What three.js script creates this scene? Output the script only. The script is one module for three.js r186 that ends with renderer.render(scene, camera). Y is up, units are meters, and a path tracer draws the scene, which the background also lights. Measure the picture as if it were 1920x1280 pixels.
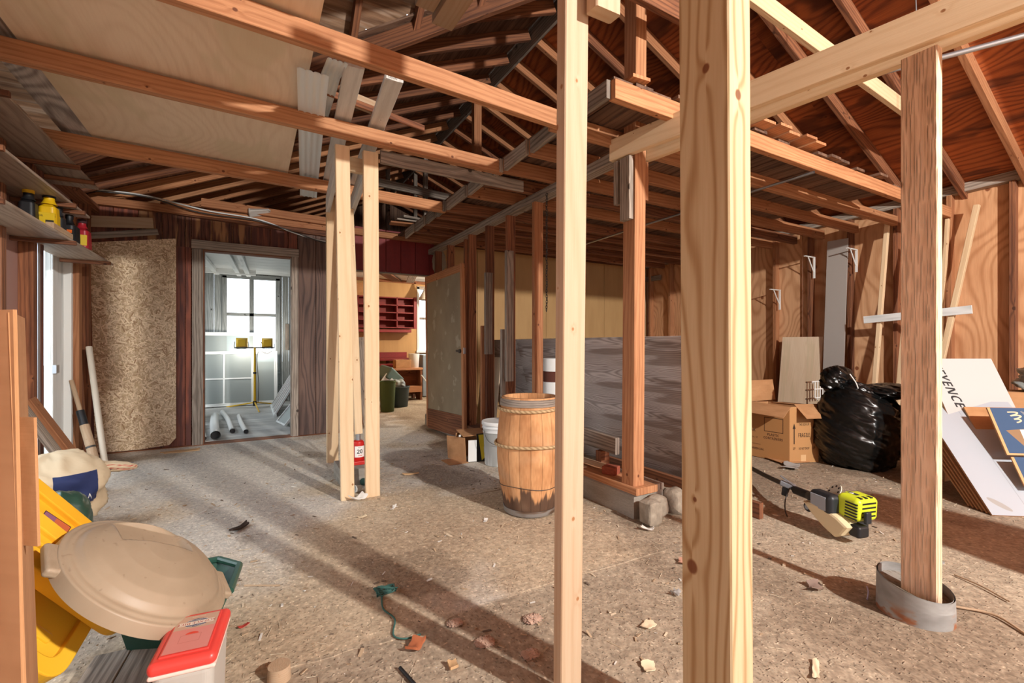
import * as THREE from 'three';
import { mergeGeometries } from 'three/addons/utils/BufferGeometryUtils.js';
import { RoundedBoxGeometry } from 'three/addons/geometries/RoundedBoxGeometry.js';
import { RectAreaLightUniformsLib } from 'three/addons/lights/RectAreaLightUniformsLib.js';

// ---------------------------------------------------------------- camera, sky, lights, exposure
// The plan of the barn: U runs along the back wall to the right, V runs from the camera to the back wall, y is up. World x = U, world z = -V.
RectAreaLightUniformsLib.init();
const scene = new THREE.Scene();
const camera = new THREE.PerspectiveCamera(73.76, 1.5, 0.05, 80);
camera.position.set(0, 1.1, 0);
camera.lookAt(0.5, 1.1, -0.866025);
camera.setViewOffset(1920, 1280, 0, -6, 1920, 1280);
scene.background = new THREE.Color(0.81, 0.915, 1.0);
scene.backgroundIntensity = 4.2;
const renderer = new THREE.WebGLRenderer({ antialias: true });
renderer.toneMapping = THREE.LinearToneMapping;
renderer.toneMappingExposure = 0.94;
renderer.shadowMap.enabled = true;
const LAMP = { at: [2.4, -3.0, 3.0], power: 140, color: new THREE.Color(1.0, 0.97, 0.92) };

// ---------------------------------------------------------------- helpers
let seedState = 1234567;
const rnd = () => { seedState = (seedState * 1664525 + 1013904223) >>> 0; return seedState / 4294967296; };
const rr = (a, b) => a + (b - a) * rnd();
const pick = (a) => a[Math.floor(rnd() * a.length)];
const V3 = (x, y, z) => new THREE.Vector3(x, y, z);
const W = (p) => V3(p[0], p[2], -p[1]);               // [U, V, y] to the world
const taken = {};
const numbered = (n) => { const k = taken[n] = (taken[n] ?? -1) + 1; return k ? `${n}_${String(k).padStart(3, '0')}` : n; };
const things = [];
function tag(o, label, category, group) { o.userData = { label, category }; if (group) o.userData.group = group; return o; }
function thing(name, label, category, group) {
  const o = new THREE.Group(); o.name = numbered(name); scene.add(o); things.push(o);
  return tag(o, label, category, group);
}
function structure(name, label, category) {
  const o = new THREE.Group(); o.name = name; scene.add(o); tag(o, label, category); o.userData.kind = 'structure';
  return o;
}
function add(parent, name, geo, mat, p, q) {
  const m = new THREE.Mesh(geo, mat); m.name = name; parent.add(m);
  if (p) m.position.copy(Array.isArray(p) ? W(p) : p);
  if (q) m.quaternion.copy(q);
  return m;
}
// moves the origin of every grouped thing to its base; its parts stay where they are
function settle() {
  const b = new THREE.Box3();
  for (const g of things) {
    g.updateWorldMatrix(true, true); b.setFromObject(g);
    if (b.isEmpty()) continue;
    const c = V3((b.min.x + b.max.x) / 2, b.min.y, (b.min.z + b.max.z) / 2).sub(g.position);
    const inv = g.quaternion.clone().invert(), local = c.clone().applyQuaternion(inv).divide(g.scale);
    for (const k of g.children) k.position.sub(local);
    g.position.add(c);
  }
}
const hash = (x, y, s) => { let h = Math.imul(x, 374761393) ^ Math.imul(y, 668265263) ^ Math.imul(s, 2147483647 - 58); h = Math.imul(h ^ (h >>> 13), 1274126177); return ((h ^ (h >>> 16)) >>> 0) / 4294967296; };
function noise(x, y, px, py, s) {                      // tiling value noise
  const xi = Math.floor(x), yi = Math.floor(y); let fx = x - xi, fy = y - yi;
  fx = fx * fx * (3 - 2 * fx); fy = fy * fy * (3 - 2 * fy);
  const x0 = ((xi % px) + px) % px, x1 = (x0 + 1) % px, y0 = ((yi % py) + py) % py, y1 = (y0 + 1) % py;
  const a = hash(x0, y0, s), b = hash(x1, y0, s), c = hash(x0, y1, s), d = hash(x1, y1, s);
  return a + (b - a) * fx + (c - a) * fy + (a - b - c + d) * fx * fy;
}
const fbm = (u, v, px, py, o, s) => { let t = 0, a = 0.5, n = 0; for (let i = 0; i < o; i++) { t += a * noise(u * px, v * py, px, py, s + i * 17); n += a; a *= 0.55; px *= 2; py *= 2; } return t / n; };
const sst = (a, b, x) => { x = Math.min(1, Math.max(0, (x - a) / (b - a))); return x * x * (3 - 2 * x); };
const clamp = (x, a = 0, b = 1) => Math.min(b, Math.max(a, x));
const mix3 = (a, b, t) => [a[0] + (b[0] - a[0]) * t, a[1] + (b[1] - a[1]) * t, a[2] + (b[2] - a[2]) * t];
function texture(w, h, fn, srgb = true) {              // fn(u, v) -> [r, g, b] of 0..255, or one number for relief
  const d = new Uint8Array(w * h * 4);
  for (let y = 0, k = 0; y < h; y++) for (let x = 0; x < w; x++, k += 4) {
    const c = fn((x + 0.5) / w, (y + 0.5) / h);
    if (c.length) { d[k] = clamp(c[0], 0, 255); d[k + 1] = clamp(c[1], 0, 255); d[k + 2] = clamp(c[2], 0, 255); } else d[k] = d[k + 1] = d[k + 2] = clamp(c, 0, 255);
    d[k + 3] = 255;
  }
  const t = new THREE.DataTexture(d, w, h, THREE.RGBAFormat);
  t.wrapS = t.wrapT = THREE.RepeatWrapping; t.magFilter = THREE.LinearFilter; t.minFilter = THREE.LinearMipmapLinearFilter; t.generateMipmaps = true;
  if (srgb) t.colorSpace = THREE.SRGBColorSpace;
  t.needsUpdate = true;
  return t;
}
function printed(w, h, draw) {                         // flat print drawn on a canvas
  const c = document.createElement('canvas'); c.width = w; c.height = h;
  draw(c.getContext('2d'), w, h);
  const t = new THREE.CanvasTexture(c); t.colorSpace = THREE.SRGBColorSpace;
  return t;
}

// ---------------------------------------------------------------- wood and other materials
// One texture of wood covers 2.4 m along the grain and 0.3 m across it.
const GL = 2.4, GW = 0.3;
function woodMaps(o) {
  const w = o.w ?? 1024, h = o.h ?? 256, s = o.seed, knots = [], GL = o.len ?? 2.4, GW = o.wid ?? 0.3, fv = o.fibres ?? 128;
  let st = s * 7919 + 13; const r = () => { st = (st * 1664525 + 1013904223) >>> 0; return st / 4294967296; };
  for (let i = 0; i < (o.knots ?? 0); i++) knots.push([r(), r(), (0.006 + 0.011 * r()) * (o.knotSize ?? 1)]);
  knots.push(...(o.knotsAt ?? []));
  const relief = new Float32Array(w * h); let k = 0;
  const map = texture(w, h, (u, v) => {
    let warp = (fbm(u, v, 3, 3, 2, s) - 0.5) * (o.warp ?? 2.2) + (noise(u * 14, v * 9, 14, 9, s + 5) - 0.5) * 0.25, kn = 0;
    for (const [ku, kv, kr] of knots) {
      let du = Math.abs(u - ku), dv = v - kv; du = Math.min(du, 1 - du) * GL; if (dv > 0.5) dv -= 1; if (dv < -0.5) dv += 1; dv *= GW;
      const d2 = (du * du * 0.35 + dv * dv) / (kr * kr);
      if (d2 < 30) { warp += Math.exp(-d2 / 5) * (dv > 0 ? 1 : -1) * 0.8; const dk = Math.sqrt((du * du * 0.7 + dv * dv)) / kr; kn = Math.max(kn, 1 - sst(0.7, 1.15, dk)); }
    }
    const ph = v * o.rings + warp, late = Math.pow(0.5 + 0.5 * Math.sin(6.2832 * ph), o.sharp ?? 2.5);
    const fib = noise(u * 40, v * fv, 40, fv, s + 9) * 0.6 + noise(u * 10, v * (fv / 2), 10, fv / 2, s + 11) * 0.4;
    const blot = fbm(u, v, 5, 3, 3, s + 23);
    const t = clamp((o.ring ?? 0.5) * late + (o.fiber ?? 0.4) * (fib - 0.5) + (o.blotch ?? 0.5) * (blot - 0.5) + (o.bias ?? 0.2));
    let c = mix3(o.light, o.dark, t);
    if (o.wear) c = mix3(c, o.wear, sst(0.5, 0.72, fbm(u, v, 6, 7, 4, s + 41)) * (o.wearAmount ?? 0.7));
    if (o.stain) c = mix3(c, o.stain, sst(0.56, 0.7, fbm(u, v, 4, 5, 4, s + 61)) * (o.stainAmount ?? 0.7));
    if (kn > 0) c = mix3(c, o.knot ?? mix3(o.dark, [50, 25, 10], 0.5), kn * 0.85);
    relief[k++] = 200 - 110 * late * (o.ring ?? 0.5) - 120 * (fib - 0.5) * (o.rough ?? 0.6) - 40 * kn;
    return c;
  });
  let j = 0;
  const bump = texture(w, h, () => relief[j++], false);
  return { map, bumpMap: bump };
}
function mat(o) { const m = new THREE.MeshStandardMaterial({ roughness: 0.85, ...o }); m.side = THREE.DoubleSide; return m; }
function woodMats(o, tints = [[1, 1, 1], [0.9, 0.88, 0.86], [1.06, 1.05, 1.03]]) {
  const maps = woodMaps(o);
  return tints.map((t) => mat({ userData: { wid: o.wid ?? 0.3 }, ...maps, bumpScale: o.bump ?? 0.0012, roughness: o.roughness ?? 0.8, color: new THREE.Color().setRGB(...t) }));
}
const M = {
  pine: woodMats({ seed: 3, rings: 9, light: [192, 166, 138], dark: [174, 140, 106], ring: 0.3, blotch: 0.4, fiber: 0.3, bias: 0.1, knots: 14, knotSize: 0.42, knot: [150, 96, 54] }),
  pineLit: woodMats({ seed: 45, rings: 8, light: [232, 204, 166], dark: [210, 174, 132], ring: 0.3, blotch: 0.4, fiber: 0.3, bias: 0.1, knots: 16, knotSize: 0.42, knot: [146, 94, 54] }, [[1, 1, 1], [0.93, 0.91, 0.88]]),  // pine paled in colour to stand in for lamp light this lumber lacks
  cream: woodMats({ seed: 5, rings: 13, light: [196, 176, 140], dark: [148, 112, 70], ring: 0.62, sharp: 4, warp: 3.2, blotch: 0.2, fiber: 0.2, bias: 0.08, wid: 0.486, h: 512, knots: 0, knotsAt: [[0.158, 0.844, 0.011], [0.608, 0.74, 0.017], [0.685, 0.76, 0.006], [0.121, 0.07, 0.012], [0.47, 0.1, 0.006]], knot: [104, 56, 24] }, [[1, 1, 1]]),
  fir: woodMats({ seed: 7, rings: 11, light: [198, 144, 102], dark: [146, 92, 58], ring: 0.35, blotch: 0.7, fiber: 0.5, knots: 8, knotSize: 0.6, knot: [90, 46, 24] }, [[1, 1, 1], [0.82, 0.76, 0.72], [1.1, 1.06, 1.02]]),
  darkFir: woodMats({ seed: 9, rings: 10, light: [146, 94, 62], dark: [84, 48, 30], ring: 0.5, blotch: 0.9, fiber: 0.6, knots: 5 }, [[1, 1, 1], [0.75, 0.72, 0.7], [1.15, 1.12, 1.1]]),
  gray: woodMats({ seed: 11, rings: 10, light: [170, 156, 142], dark: [100, 88, 78], ring: 0.5, blotch: 0.6, fiber: 0.8, knots: 4, knot: [60, 50, 44] }, [[1, 1, 1], [0.8, 0.8, 0.8], [1.12, 1.12, 1.12]]),
  rough: woodMats({ seed: 13, rings: 5, light: [236, 200, 168], dark: [190, 150, 118], ring: 0.25, warp: 2.5, blotch: 0.4, fiber: 0.8, fibres: 72, rough: 2.4, bump: 0.011, knots: 2, roughness: 0.95 }, [[1, 1, 1]]),
  board: woodMats({ seed: 15, rings: 5, warp: 4, light: [158, 124, 96], dark: [92, 66, 48], ring: 0.5, blotch: 0.9, fiber: 0.5, knots: 4, wear: [176, 160, 144], wearAmount: 0.55 }, [[1, 1, 1], [0.8, 0.78, 0.76], [1.15, 1.12, 1.1]]),
  roofPly: woodMats({ seed: 17, wid: 1.22, h: 512, fibres: 300, rings: 14, warp: 9, light: [186, 106, 56], dark: [112, 54, 26], ring: 0.55, blotch: 0.8, fiber: 0.5, bias: 0.15, knots: 3, stain: [66, 32, 18], stainAmount: 0.55 }, [[1, 1, 1], [0.86, 0.84, 0.82], [1.08, 1.05, 1.02]]),
  wallPly: woodMats({ seed: 19, wid: 1.22, h: 512, fibres: 300, rings: 11, warp: 9, light: [216, 168, 126], dark: [172, 120, 80], ring: 0.5, blotch: 0.8, fiber: 0.35, bias: 0.15, knots: 5, knotSize: 1.6, knot: [120, 64, 32] }, [[1, 1, 1], [0.9, 0.88, 0.86], [1.06, 1.03, 1]]),
  luan: woodMats({ seed: 21, wid: 1.22, h: 512, fibres: 300, rings: 14, warp: 9, light: [236, 214, 186], dark: [214, 184, 152], ring: 0.25, blotch: 0.5, fiber: 0.3, bias: 0.15, stain: [214, 196, 160], stainAmount: 0.5 }, [[1, 1, 1]]),
  siding: woodMats({ seed: 23, rings: 6, warp: 4, light: [146, 86, 66], dark: [92, 54, 44], ring: 0.35, blotch: 0.8, fiber: 0.3, stain: [62, 40, 42], stainAmount: 0.5 }, [[1, 1, 1], [0.85, 0.8, 0.8], [1.1, 1.0, 0.95]]),
  sidingDark: woodMats({ seed: 25, rings: 7, warp: 4, light: [124, 98, 86], dark: [74, 58, 54], ring: 0.6, blotch: 0.7, fiber: 0.4 }, [[1, 1, 1]]),
  grayPly: woodMats({ seed: 27, wid: 1.22, h: 512, fibres: 300, rings: 26, warp: 14, sharp: 1.5, light: [214, 204, 198], dark: [136, 124, 118], ring: 0.6, blotch: 0.6, fiber: 0.5, stain: [96, 72, 58], stainAmount: 0.4 }, [[1, 1, 1]]),
  mauve: [mat({ color: 0xa9847a, roughness: 0.7 })],
  deckBoard: woodMats({ seed: 29, rings: 5, light: [128, 98, 78], dark: [74, 50, 38], ring: 0.5, blotch: 0.8, fiber: 0.5 }, [[1, 1, 1], [0.78, 0.76, 0.76], [1.14, 1.12, 1.1]]),
};
// a peeled and stained strip of siding: bare wood where the stain has flaked off
M.peeled = woodMats({ seed: 31, rings: 8, light: [122, 76, 58], dark: [56, 32, 26], ring: 0.5, blotch: 0.8, fiber: 0.9, wear: [172, 128, 88], wearAmount: 0.9 }, [[1, 1, 1]]);
const redPaint = texture(256, 256, (u, v) => mix3([150, 44, 42], [112, 30, 30], fbm(u, v, 4, 4, 4, 77) * 0.9 + noise(u * 90, v * 12, 90, 12, 3) * 0.2));
M.red = mat({ map: redPaint, roughness: 0.6 });
const osbMap = printed(1024, 1024, (g, w, h) => {
  g.fillStyle = '#c4a884'; g.fillRect(0, 0, w, h);
  for (let i = 0; i < 3600; i++) {
    const t = rnd(), c = mix3([238, 216, 184], [160, 126, 94], t * t); g.fillStyle = `rgb(${c.map(Math.round).join()})`;
    g.save(); g.translate(rnd() * w, rnd() * h); g.rotate(rnd() * 3.1416); const l = rr(22, 80), b = rr(4, 14); g.fillRect(-l / 2, -b / 2, l, b); g.restore();
    if (i % 3 === 0) { g.strokeStyle = `rgba(${pick(['70,44,26', '100,70,44'])},${rr(0.35, 0.9)})`; g.lineWidth = rr(1, 2.4); g.save(); g.translate(rnd() * w, rnd() * h); g.rotate(rnd() * 3.1416); g.beginPath(); g.moveTo(-rr(5, 18), 0); g.lineTo(rr(5, 18), rr(-3, 3)); g.stroke(); g.restore(); }
  }
});
osbMap.wrapS = osbMap.wrapT = THREE.RepeatWrapping;
M.osb = mat({ map: osbMap, bumpMap: osbMap, bumpScale: 0.002 });
const flat = (hex, o = {}) => mat({ color: hex, ...o });
const cardTex = texture(256, 256, (u, v) => mix3([196, 148, 104], [172, 124, 82], fbm(u, v, 6, 6, 4, 91) + (noise(u * 4, v * 128, 4, 128, 8) - 0.5) * 0.25));
M.card = mat({ map: cardTex, roughness: 0.9 });
const concTex = texture(512, 512, (u, v) => mix3([176, 168, 156], [120, 112, 102], fbm(u, v, 5, 5, 5, 101) * 0.8 + (noise(u * 200, v * 200, 200, 200, 6) - 0.5) * 0.35 + 0.1));
M.conc = mat({ map: concTex, bumpMap: concTex, bumpScale: 0.004, roughness: 0.95 });
M.rust = mat({ map: texture(256, 256, (u, v) => mix3([150, 146, 140], [128, 78, 48], sst(0.45, 0.62, fbm(u, v, 5, 5, 4, 111)))), roughness: 0.6, metalness: 0.3 });
M.steel = flat(0xb9bcc0, { roughness: 0.35, metalness: 0.85 });
M.darkSteel = flat(0x4a4846, { roughness: 0.5, metalness: 0.6 });
M.black = flat(0x17171a, { roughness: 0.5 });
M.white = flat(0xe8e8e4, { roughness: 0.5 });
M.paleBoard = woodMats({ seed: 43, rings: 6, light: [222, 218, 212], dark: [184, 178, 170], ring: 0.3, blotch: 0.4, fiber: 0.4, knots: 4, knotSize: 0.5, knot: [140, 130, 120] }, [[1, 1, 1]]);
M.vinyl = flat(0xdfe4e4, { roughness: 0.45 });
const any = (m) => (Array.isArray(m) ? pick(m) : m);

// ---------------------------------------------------------------- shapes
// a bar along x with chamfered edges; uv runs along the grain in units of the wood textures
function bar(L, h, w, b = 0.003, seg = 1, bend, GW = 0.3, fixed = false) {
  b = Math.min(b, h * 0.3, w * 0.3);
  const y = h / 2, z = w / 2, pr = b > 0 ? [[-y + b, -z], [y - b, -z], [y, -z + b], [y, z - b], [y - b, z], [-y + b, z], [-y, z - b], [-y, -z + b]] : [[-y, -z], [y, -z], [y, z], [-y, z]];
  const n = pr.length, pos = [], uv = [], ou = fixed ? 0 : rnd(), ov = fixed ? 0 : rnd(); let s = 0;
  const at = (x, p) => { const o = bend ? bend(x / L) : 0; return [x, p[0] + o, p[1]]; };
  for (let i = 0; i < n; i++) {
    const p = pr[i], q = pr[(i + 1) % n], d = Math.hypot(p[0] - q[0], p[1] - q[1]);
    for (let k = 0; k < seg; k++) {
      const x0 = -L / 2 + (L * k) / seg, x1 = -L / 2 + (L * (k + 1)) / seg;
      pos.push(...at(x0, p), ...at(x1, q), ...at(x1, p), ...at(x0, p), ...at(x0, q), ...at(x1, q));
      const u0 = x0 / GL + ou, u1 = x1 / GL + ou, v0 = s / GW + ov, v1 = (s + d) / GW + ov;
      uv.push(u0, v0, u1, v1, u1, v0, u0, v0, u0, v1, u1, v1);
    }
    s += d;
  }
  for (const e of [-1, 1]) for (let i = 1; i < n - 1; i++) {
    const t = e > 0 ? [pr[0], pr[i], pr[i + 1]] : [pr[0], pr[i + 1], pr[i]];
    for (const p of t) { pos.push(...at((e * L) / 2, p)); uv.push(p[0] / GL + ou, p[1] / GW + ov); }
  }
  const g = new THREE.BufferGeometry();
  g.setAttribute('position', new THREE.Float32BufferAttribute(pos, 3)); g.setAttribute('uv', new THREE.Float32BufferAttribute(uv, 2));
  g.computeVertexNormals();
  return g;
}
// turns x along a to b, with y as near to `up` as it goes
function along(a, b, up = V3(0, 1, 0)) {
  const x = b.clone().sub(a).normalize(), z = V3().crossVectors(x, up).normalize(), y = V3().crossVectors(z, x);
  return new THREE.Quaternion().setFromRotationMatrix(new THREE.Matrix4().makeBasis(x, y, z));
}
// a piece of lumber from p to q (middle of its ends), h tall along `up`, w wide
function beam(parent, name, p, q, h, w, m, o = {}) {
  const a = W(p), b = W(q), up = o.up ? W(o.up) : Math.abs(b.y - a.y) > 0.98 * a.distanceTo(b) ? V3(1, 0, 0) : V3(0, 1, 0);
  const quat = along(a, b, up);
  const mm = any(m), mesh = add(parent, name, bar(a.distanceTo(b), h, w, o.bevel ?? 0.003, o.seg ?? 1, o.bend, mm.userData.wid, o.fixed), mm, a.clone().add(b).multiplyScalar(0.5), quat);
  return mesh;
}
function beamThing(name, label, category, p, q, h, w, m, o = {}) {
  const t = beam(scene, numbered(name), p, q, h, w, m, o);
  return tag(t, label, category, o.group);
}
// a box with faces along U, V and y, given by its corners; grain along `g` (0 = U, 1 = V, 2 = y)
function box(parent, name, a, b, m, g = 0, bevel = 0.003) {
  const c = [0, 1, 2].map((i) => (a[i] + b[i]) / 2), d = [0, 1, 2].map((i) => Math.abs(b[i] - a[i]));
  const p = [...c], q = [...c]; p[g] -= d[g] / 2; q[g] += d[g] / 2;
  // for grain along U: h is y, w is V; along V: h is y, w is U; along y: h is U, w is V
  const [h, w] = g === 0 ? [d[2], d[1]] : g === 1 ? [d[2], d[0]] : [d[0], d[1]];
  return beam(parent, name, p, q, h, w, m, { bevel, up: g === 2 ? [1, 0, 0] : [0, 0, 1] });
}
const UPQ = new THREE.Quaternion();
const euler = (x, y, z, order = 'YXZ') => new THREE.Quaternion().setFromEuler(new THREE.Euler(x, y, z, order));
function tube(pts, r, seg = 40, rad = 8, closed = false) { return new THREE.TubeGeometry(new THREE.CatmullRomCurve3(pts.map((p) => (Array.isArray(p) ? W(p) : p)), closed), seg, r, rad, closed); }
function lathe(prof, seg = 40) { return new THREE.LatheGeometry(prof.map((p) => new THREE.Vector2(p[0], p[1])), seg); }
function extrude(pts, depth, bevel = 0, holes = []) {
  const s = new THREE.Shape(pts.map((p) => new THREE.Vector2(p[0], p[1])));
  for (const h of holes) s.holes.push(new THREE.Path(h.map((p) => new THREE.Vector2(p[0], p[1]))));
  const g = new THREE.ExtrudeGeometry(s, { depth, bevelEnabled: bevel > 0, bevelThickness: bevel, bevelSize: bevel, bevelSegments: 2, curveSegments: 12 });
  return g;
}
function rbox(x, y, z, r = 0.01, s = 3) { return new RoundedBoxGeometry(x, y, z, s, r); }

// ================================================================ THE SETTING
// ---------------------------------------------------------------- ground, floor
const FU0 = -1.5, FU1 = 6.6, FV0 = -3.6, FV1 = 9.95;
const dirtTint = (U, V) => {                            // ash and lime dust lie on the slab, bare soil beyond it
  const n = fbm(U / 9 + 0.3, V / 14 + 0.4, 16, 24, 5, 201), f = noise(U * 70, V * 70, 997, 991, 203), g = noise(U * 190, V * 190, 1997, 1991, 205);
  const e = (fbm(U / 9, V / 14, 30, 46, 3, 207) - 0.5) * 0.5;
  let c = mix3([182, 166, 144], [144, 126, 106], clamp(n * 1.5 - 0.25));
  const slab = sst(1.7 + e * 0.06, 1.74 + e * 0.06, V) * (1 - sst(1.75 + e, 2.05 + e, U));
  c = mix3(c, mix3([208, 188, 160], [176, 152, 124], n), slab * 0.75);
  const ash = sst(0.42, 0.66, fbm(U / 9, V / 14, 10, 15, 4, 211) + (0.32 * sst(2.7, 4.2, V) - 0.1) * (1 - sst(1.6, 2.2, U)) + 0.1 * sst(-0.6, -1.2, U)) * slab;
  c = mix3(c, [200, 194, 186], ash * 0.8);
  const damp = sst(0.56, 0.66, fbm(U / 9, V / 14, 13, 20, 4, 213) + 0.12 * sst(2.2, 2.9, U));
  c = mix3(c, [104, 86, 68], damp * 0.35);
  const k = (f - 0.5) * 34 + (g - 0.5) * 36 + (g > 0.93 ? 46 : g < 0.05 ? -50 : 0);
  return [c[0] + k, c[1] + k * 0.95, c[2] + k * 0.85];
};
const floorMap = texture(2048, 2048, (u, v) => dirtTint(FU0 + u * (FU1 - FU0), FV0 + v * (FV1 - FV0)));
floorMap.wrapS = floorMap.wrapT = THREE.ClampToEdgeWrapping;
const grit = texture(1024, 1024, (u, v) => { const n = fbm(u, v, 24, 24, 5, 221), p = noise(u * 150, v * 150, 150, 150, 223); return 60 + 130 * n + (p > 0.8 ? (p - 0.8) * 320 : 0); }, false);
grit.repeat.set(7, 11);
const soil = mat({ map: floorMap, bumpMap: grit, bumpScale: 0.014, roughness: 0.97 });
const floorHeight = (U, V) => (fbm(U / 9 + 5, V / 14 + 5, 18, 28, 4, 231) - 0.5) * 0.016 - 0.001;
const onSlab = (U, V) => V > 1.71 && V < 6 && U < 1.95;
const groundAt = floorHeight_();
function floorHeight_() { return (U, V) => (onSlab(U, V) ? 0.002 : floorHeight(U, V)); }
{
  const f = structure('floor', 'bare dirt floor with a dusty concrete slab and scattered debris', 'floor');
  const nu = 130, nv = 210, g = new THREE.PlaneGeometry(1, 1, nu, nv), p = g.attributes.position;
  for (let i = 0; i < p.count; i++) {
    const u = p.getX(i) + 0.5, v = p.getY(i) + 0.5, U = FU0 + u * (FU1 - FU0), V = FV0 + v * (FV1 - FV0);
    p.setXYZ(i, U, onSlab(U, V) && V > 1.9 && U < 1.8 ? -0.03 : floorHeight(U, V), -V); g.attributes.uv.setXY(i, u, v);
  }
  g.computeVertexNormals();
  add(f, 'soil', g, soil);
  box(f, 'front_soil', [FU0, -6.1, -0.2], [FU1, FV0, -0.006], flat(0x9c876f, { roughness: 1 }), 0, 0);
  for (const [u0, u1, v0, v1] of [[-1.42, 1.93, 1.71, 3.02], [-1.42, 2.08, 3.03, 6.0]]) {
    const s = new THREE.Shape(), pts = [], jag = (U, V, k) => (fbm(U / 4 + 3, V / 4 + 3, 14, 14, 4, 241) - 0.5) * k;
    for (let i = 0; i <= 60; i++) { const U = u0 + ((u1 - u0) * i) / 60; pts.push([U, v0 + jag(U, v0, 0.09)]); }
    for (let i = 1; i <= 60; i++) { const V = v0 + ((v1 - v0) * i) / 60; pts.push([u1 + jag(u1, V, 0.5), V]); }
    for (let i = 1; i <= 60; i++) { const U = u1 - ((u1 - u0) * i) / 60; pts.push([U, v1 + jag(U, v1, 0.03)]); }
    s.setFromPoints(pts.map((q) => new THREE.Vector2(...q)));
    const e = new THREE.ExtrudeGeometry(s, { depth: 0.03, bevelEnabled: false }); e.rotateX(-Math.PI / 2);
    const ep = e.attributes.position, eu = e.attributes.uv; for (let i = 0; i < ep.count; i++) eu.setXY(i, (ep.getX(i) - FU0) / (FU1 - FU0), (-ep.getZ(i) - FV0) / (FV1 - FV0));
    add(f, 'concrete_slab', e, soil, V3(0, -0.028, 0));
  }
  const bedrock = structure('ground', 'gravel yard outside the barn', 'ground');
  const gm = add(bedrock, 'gravel', new THREE.PlaneGeometry(70, 70, 1, 1), flat(0x8b857b, { roughness: 1 })); gm.rotation.x = -Math.PI / 2; gm.position.y = -0.06;
}

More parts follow.
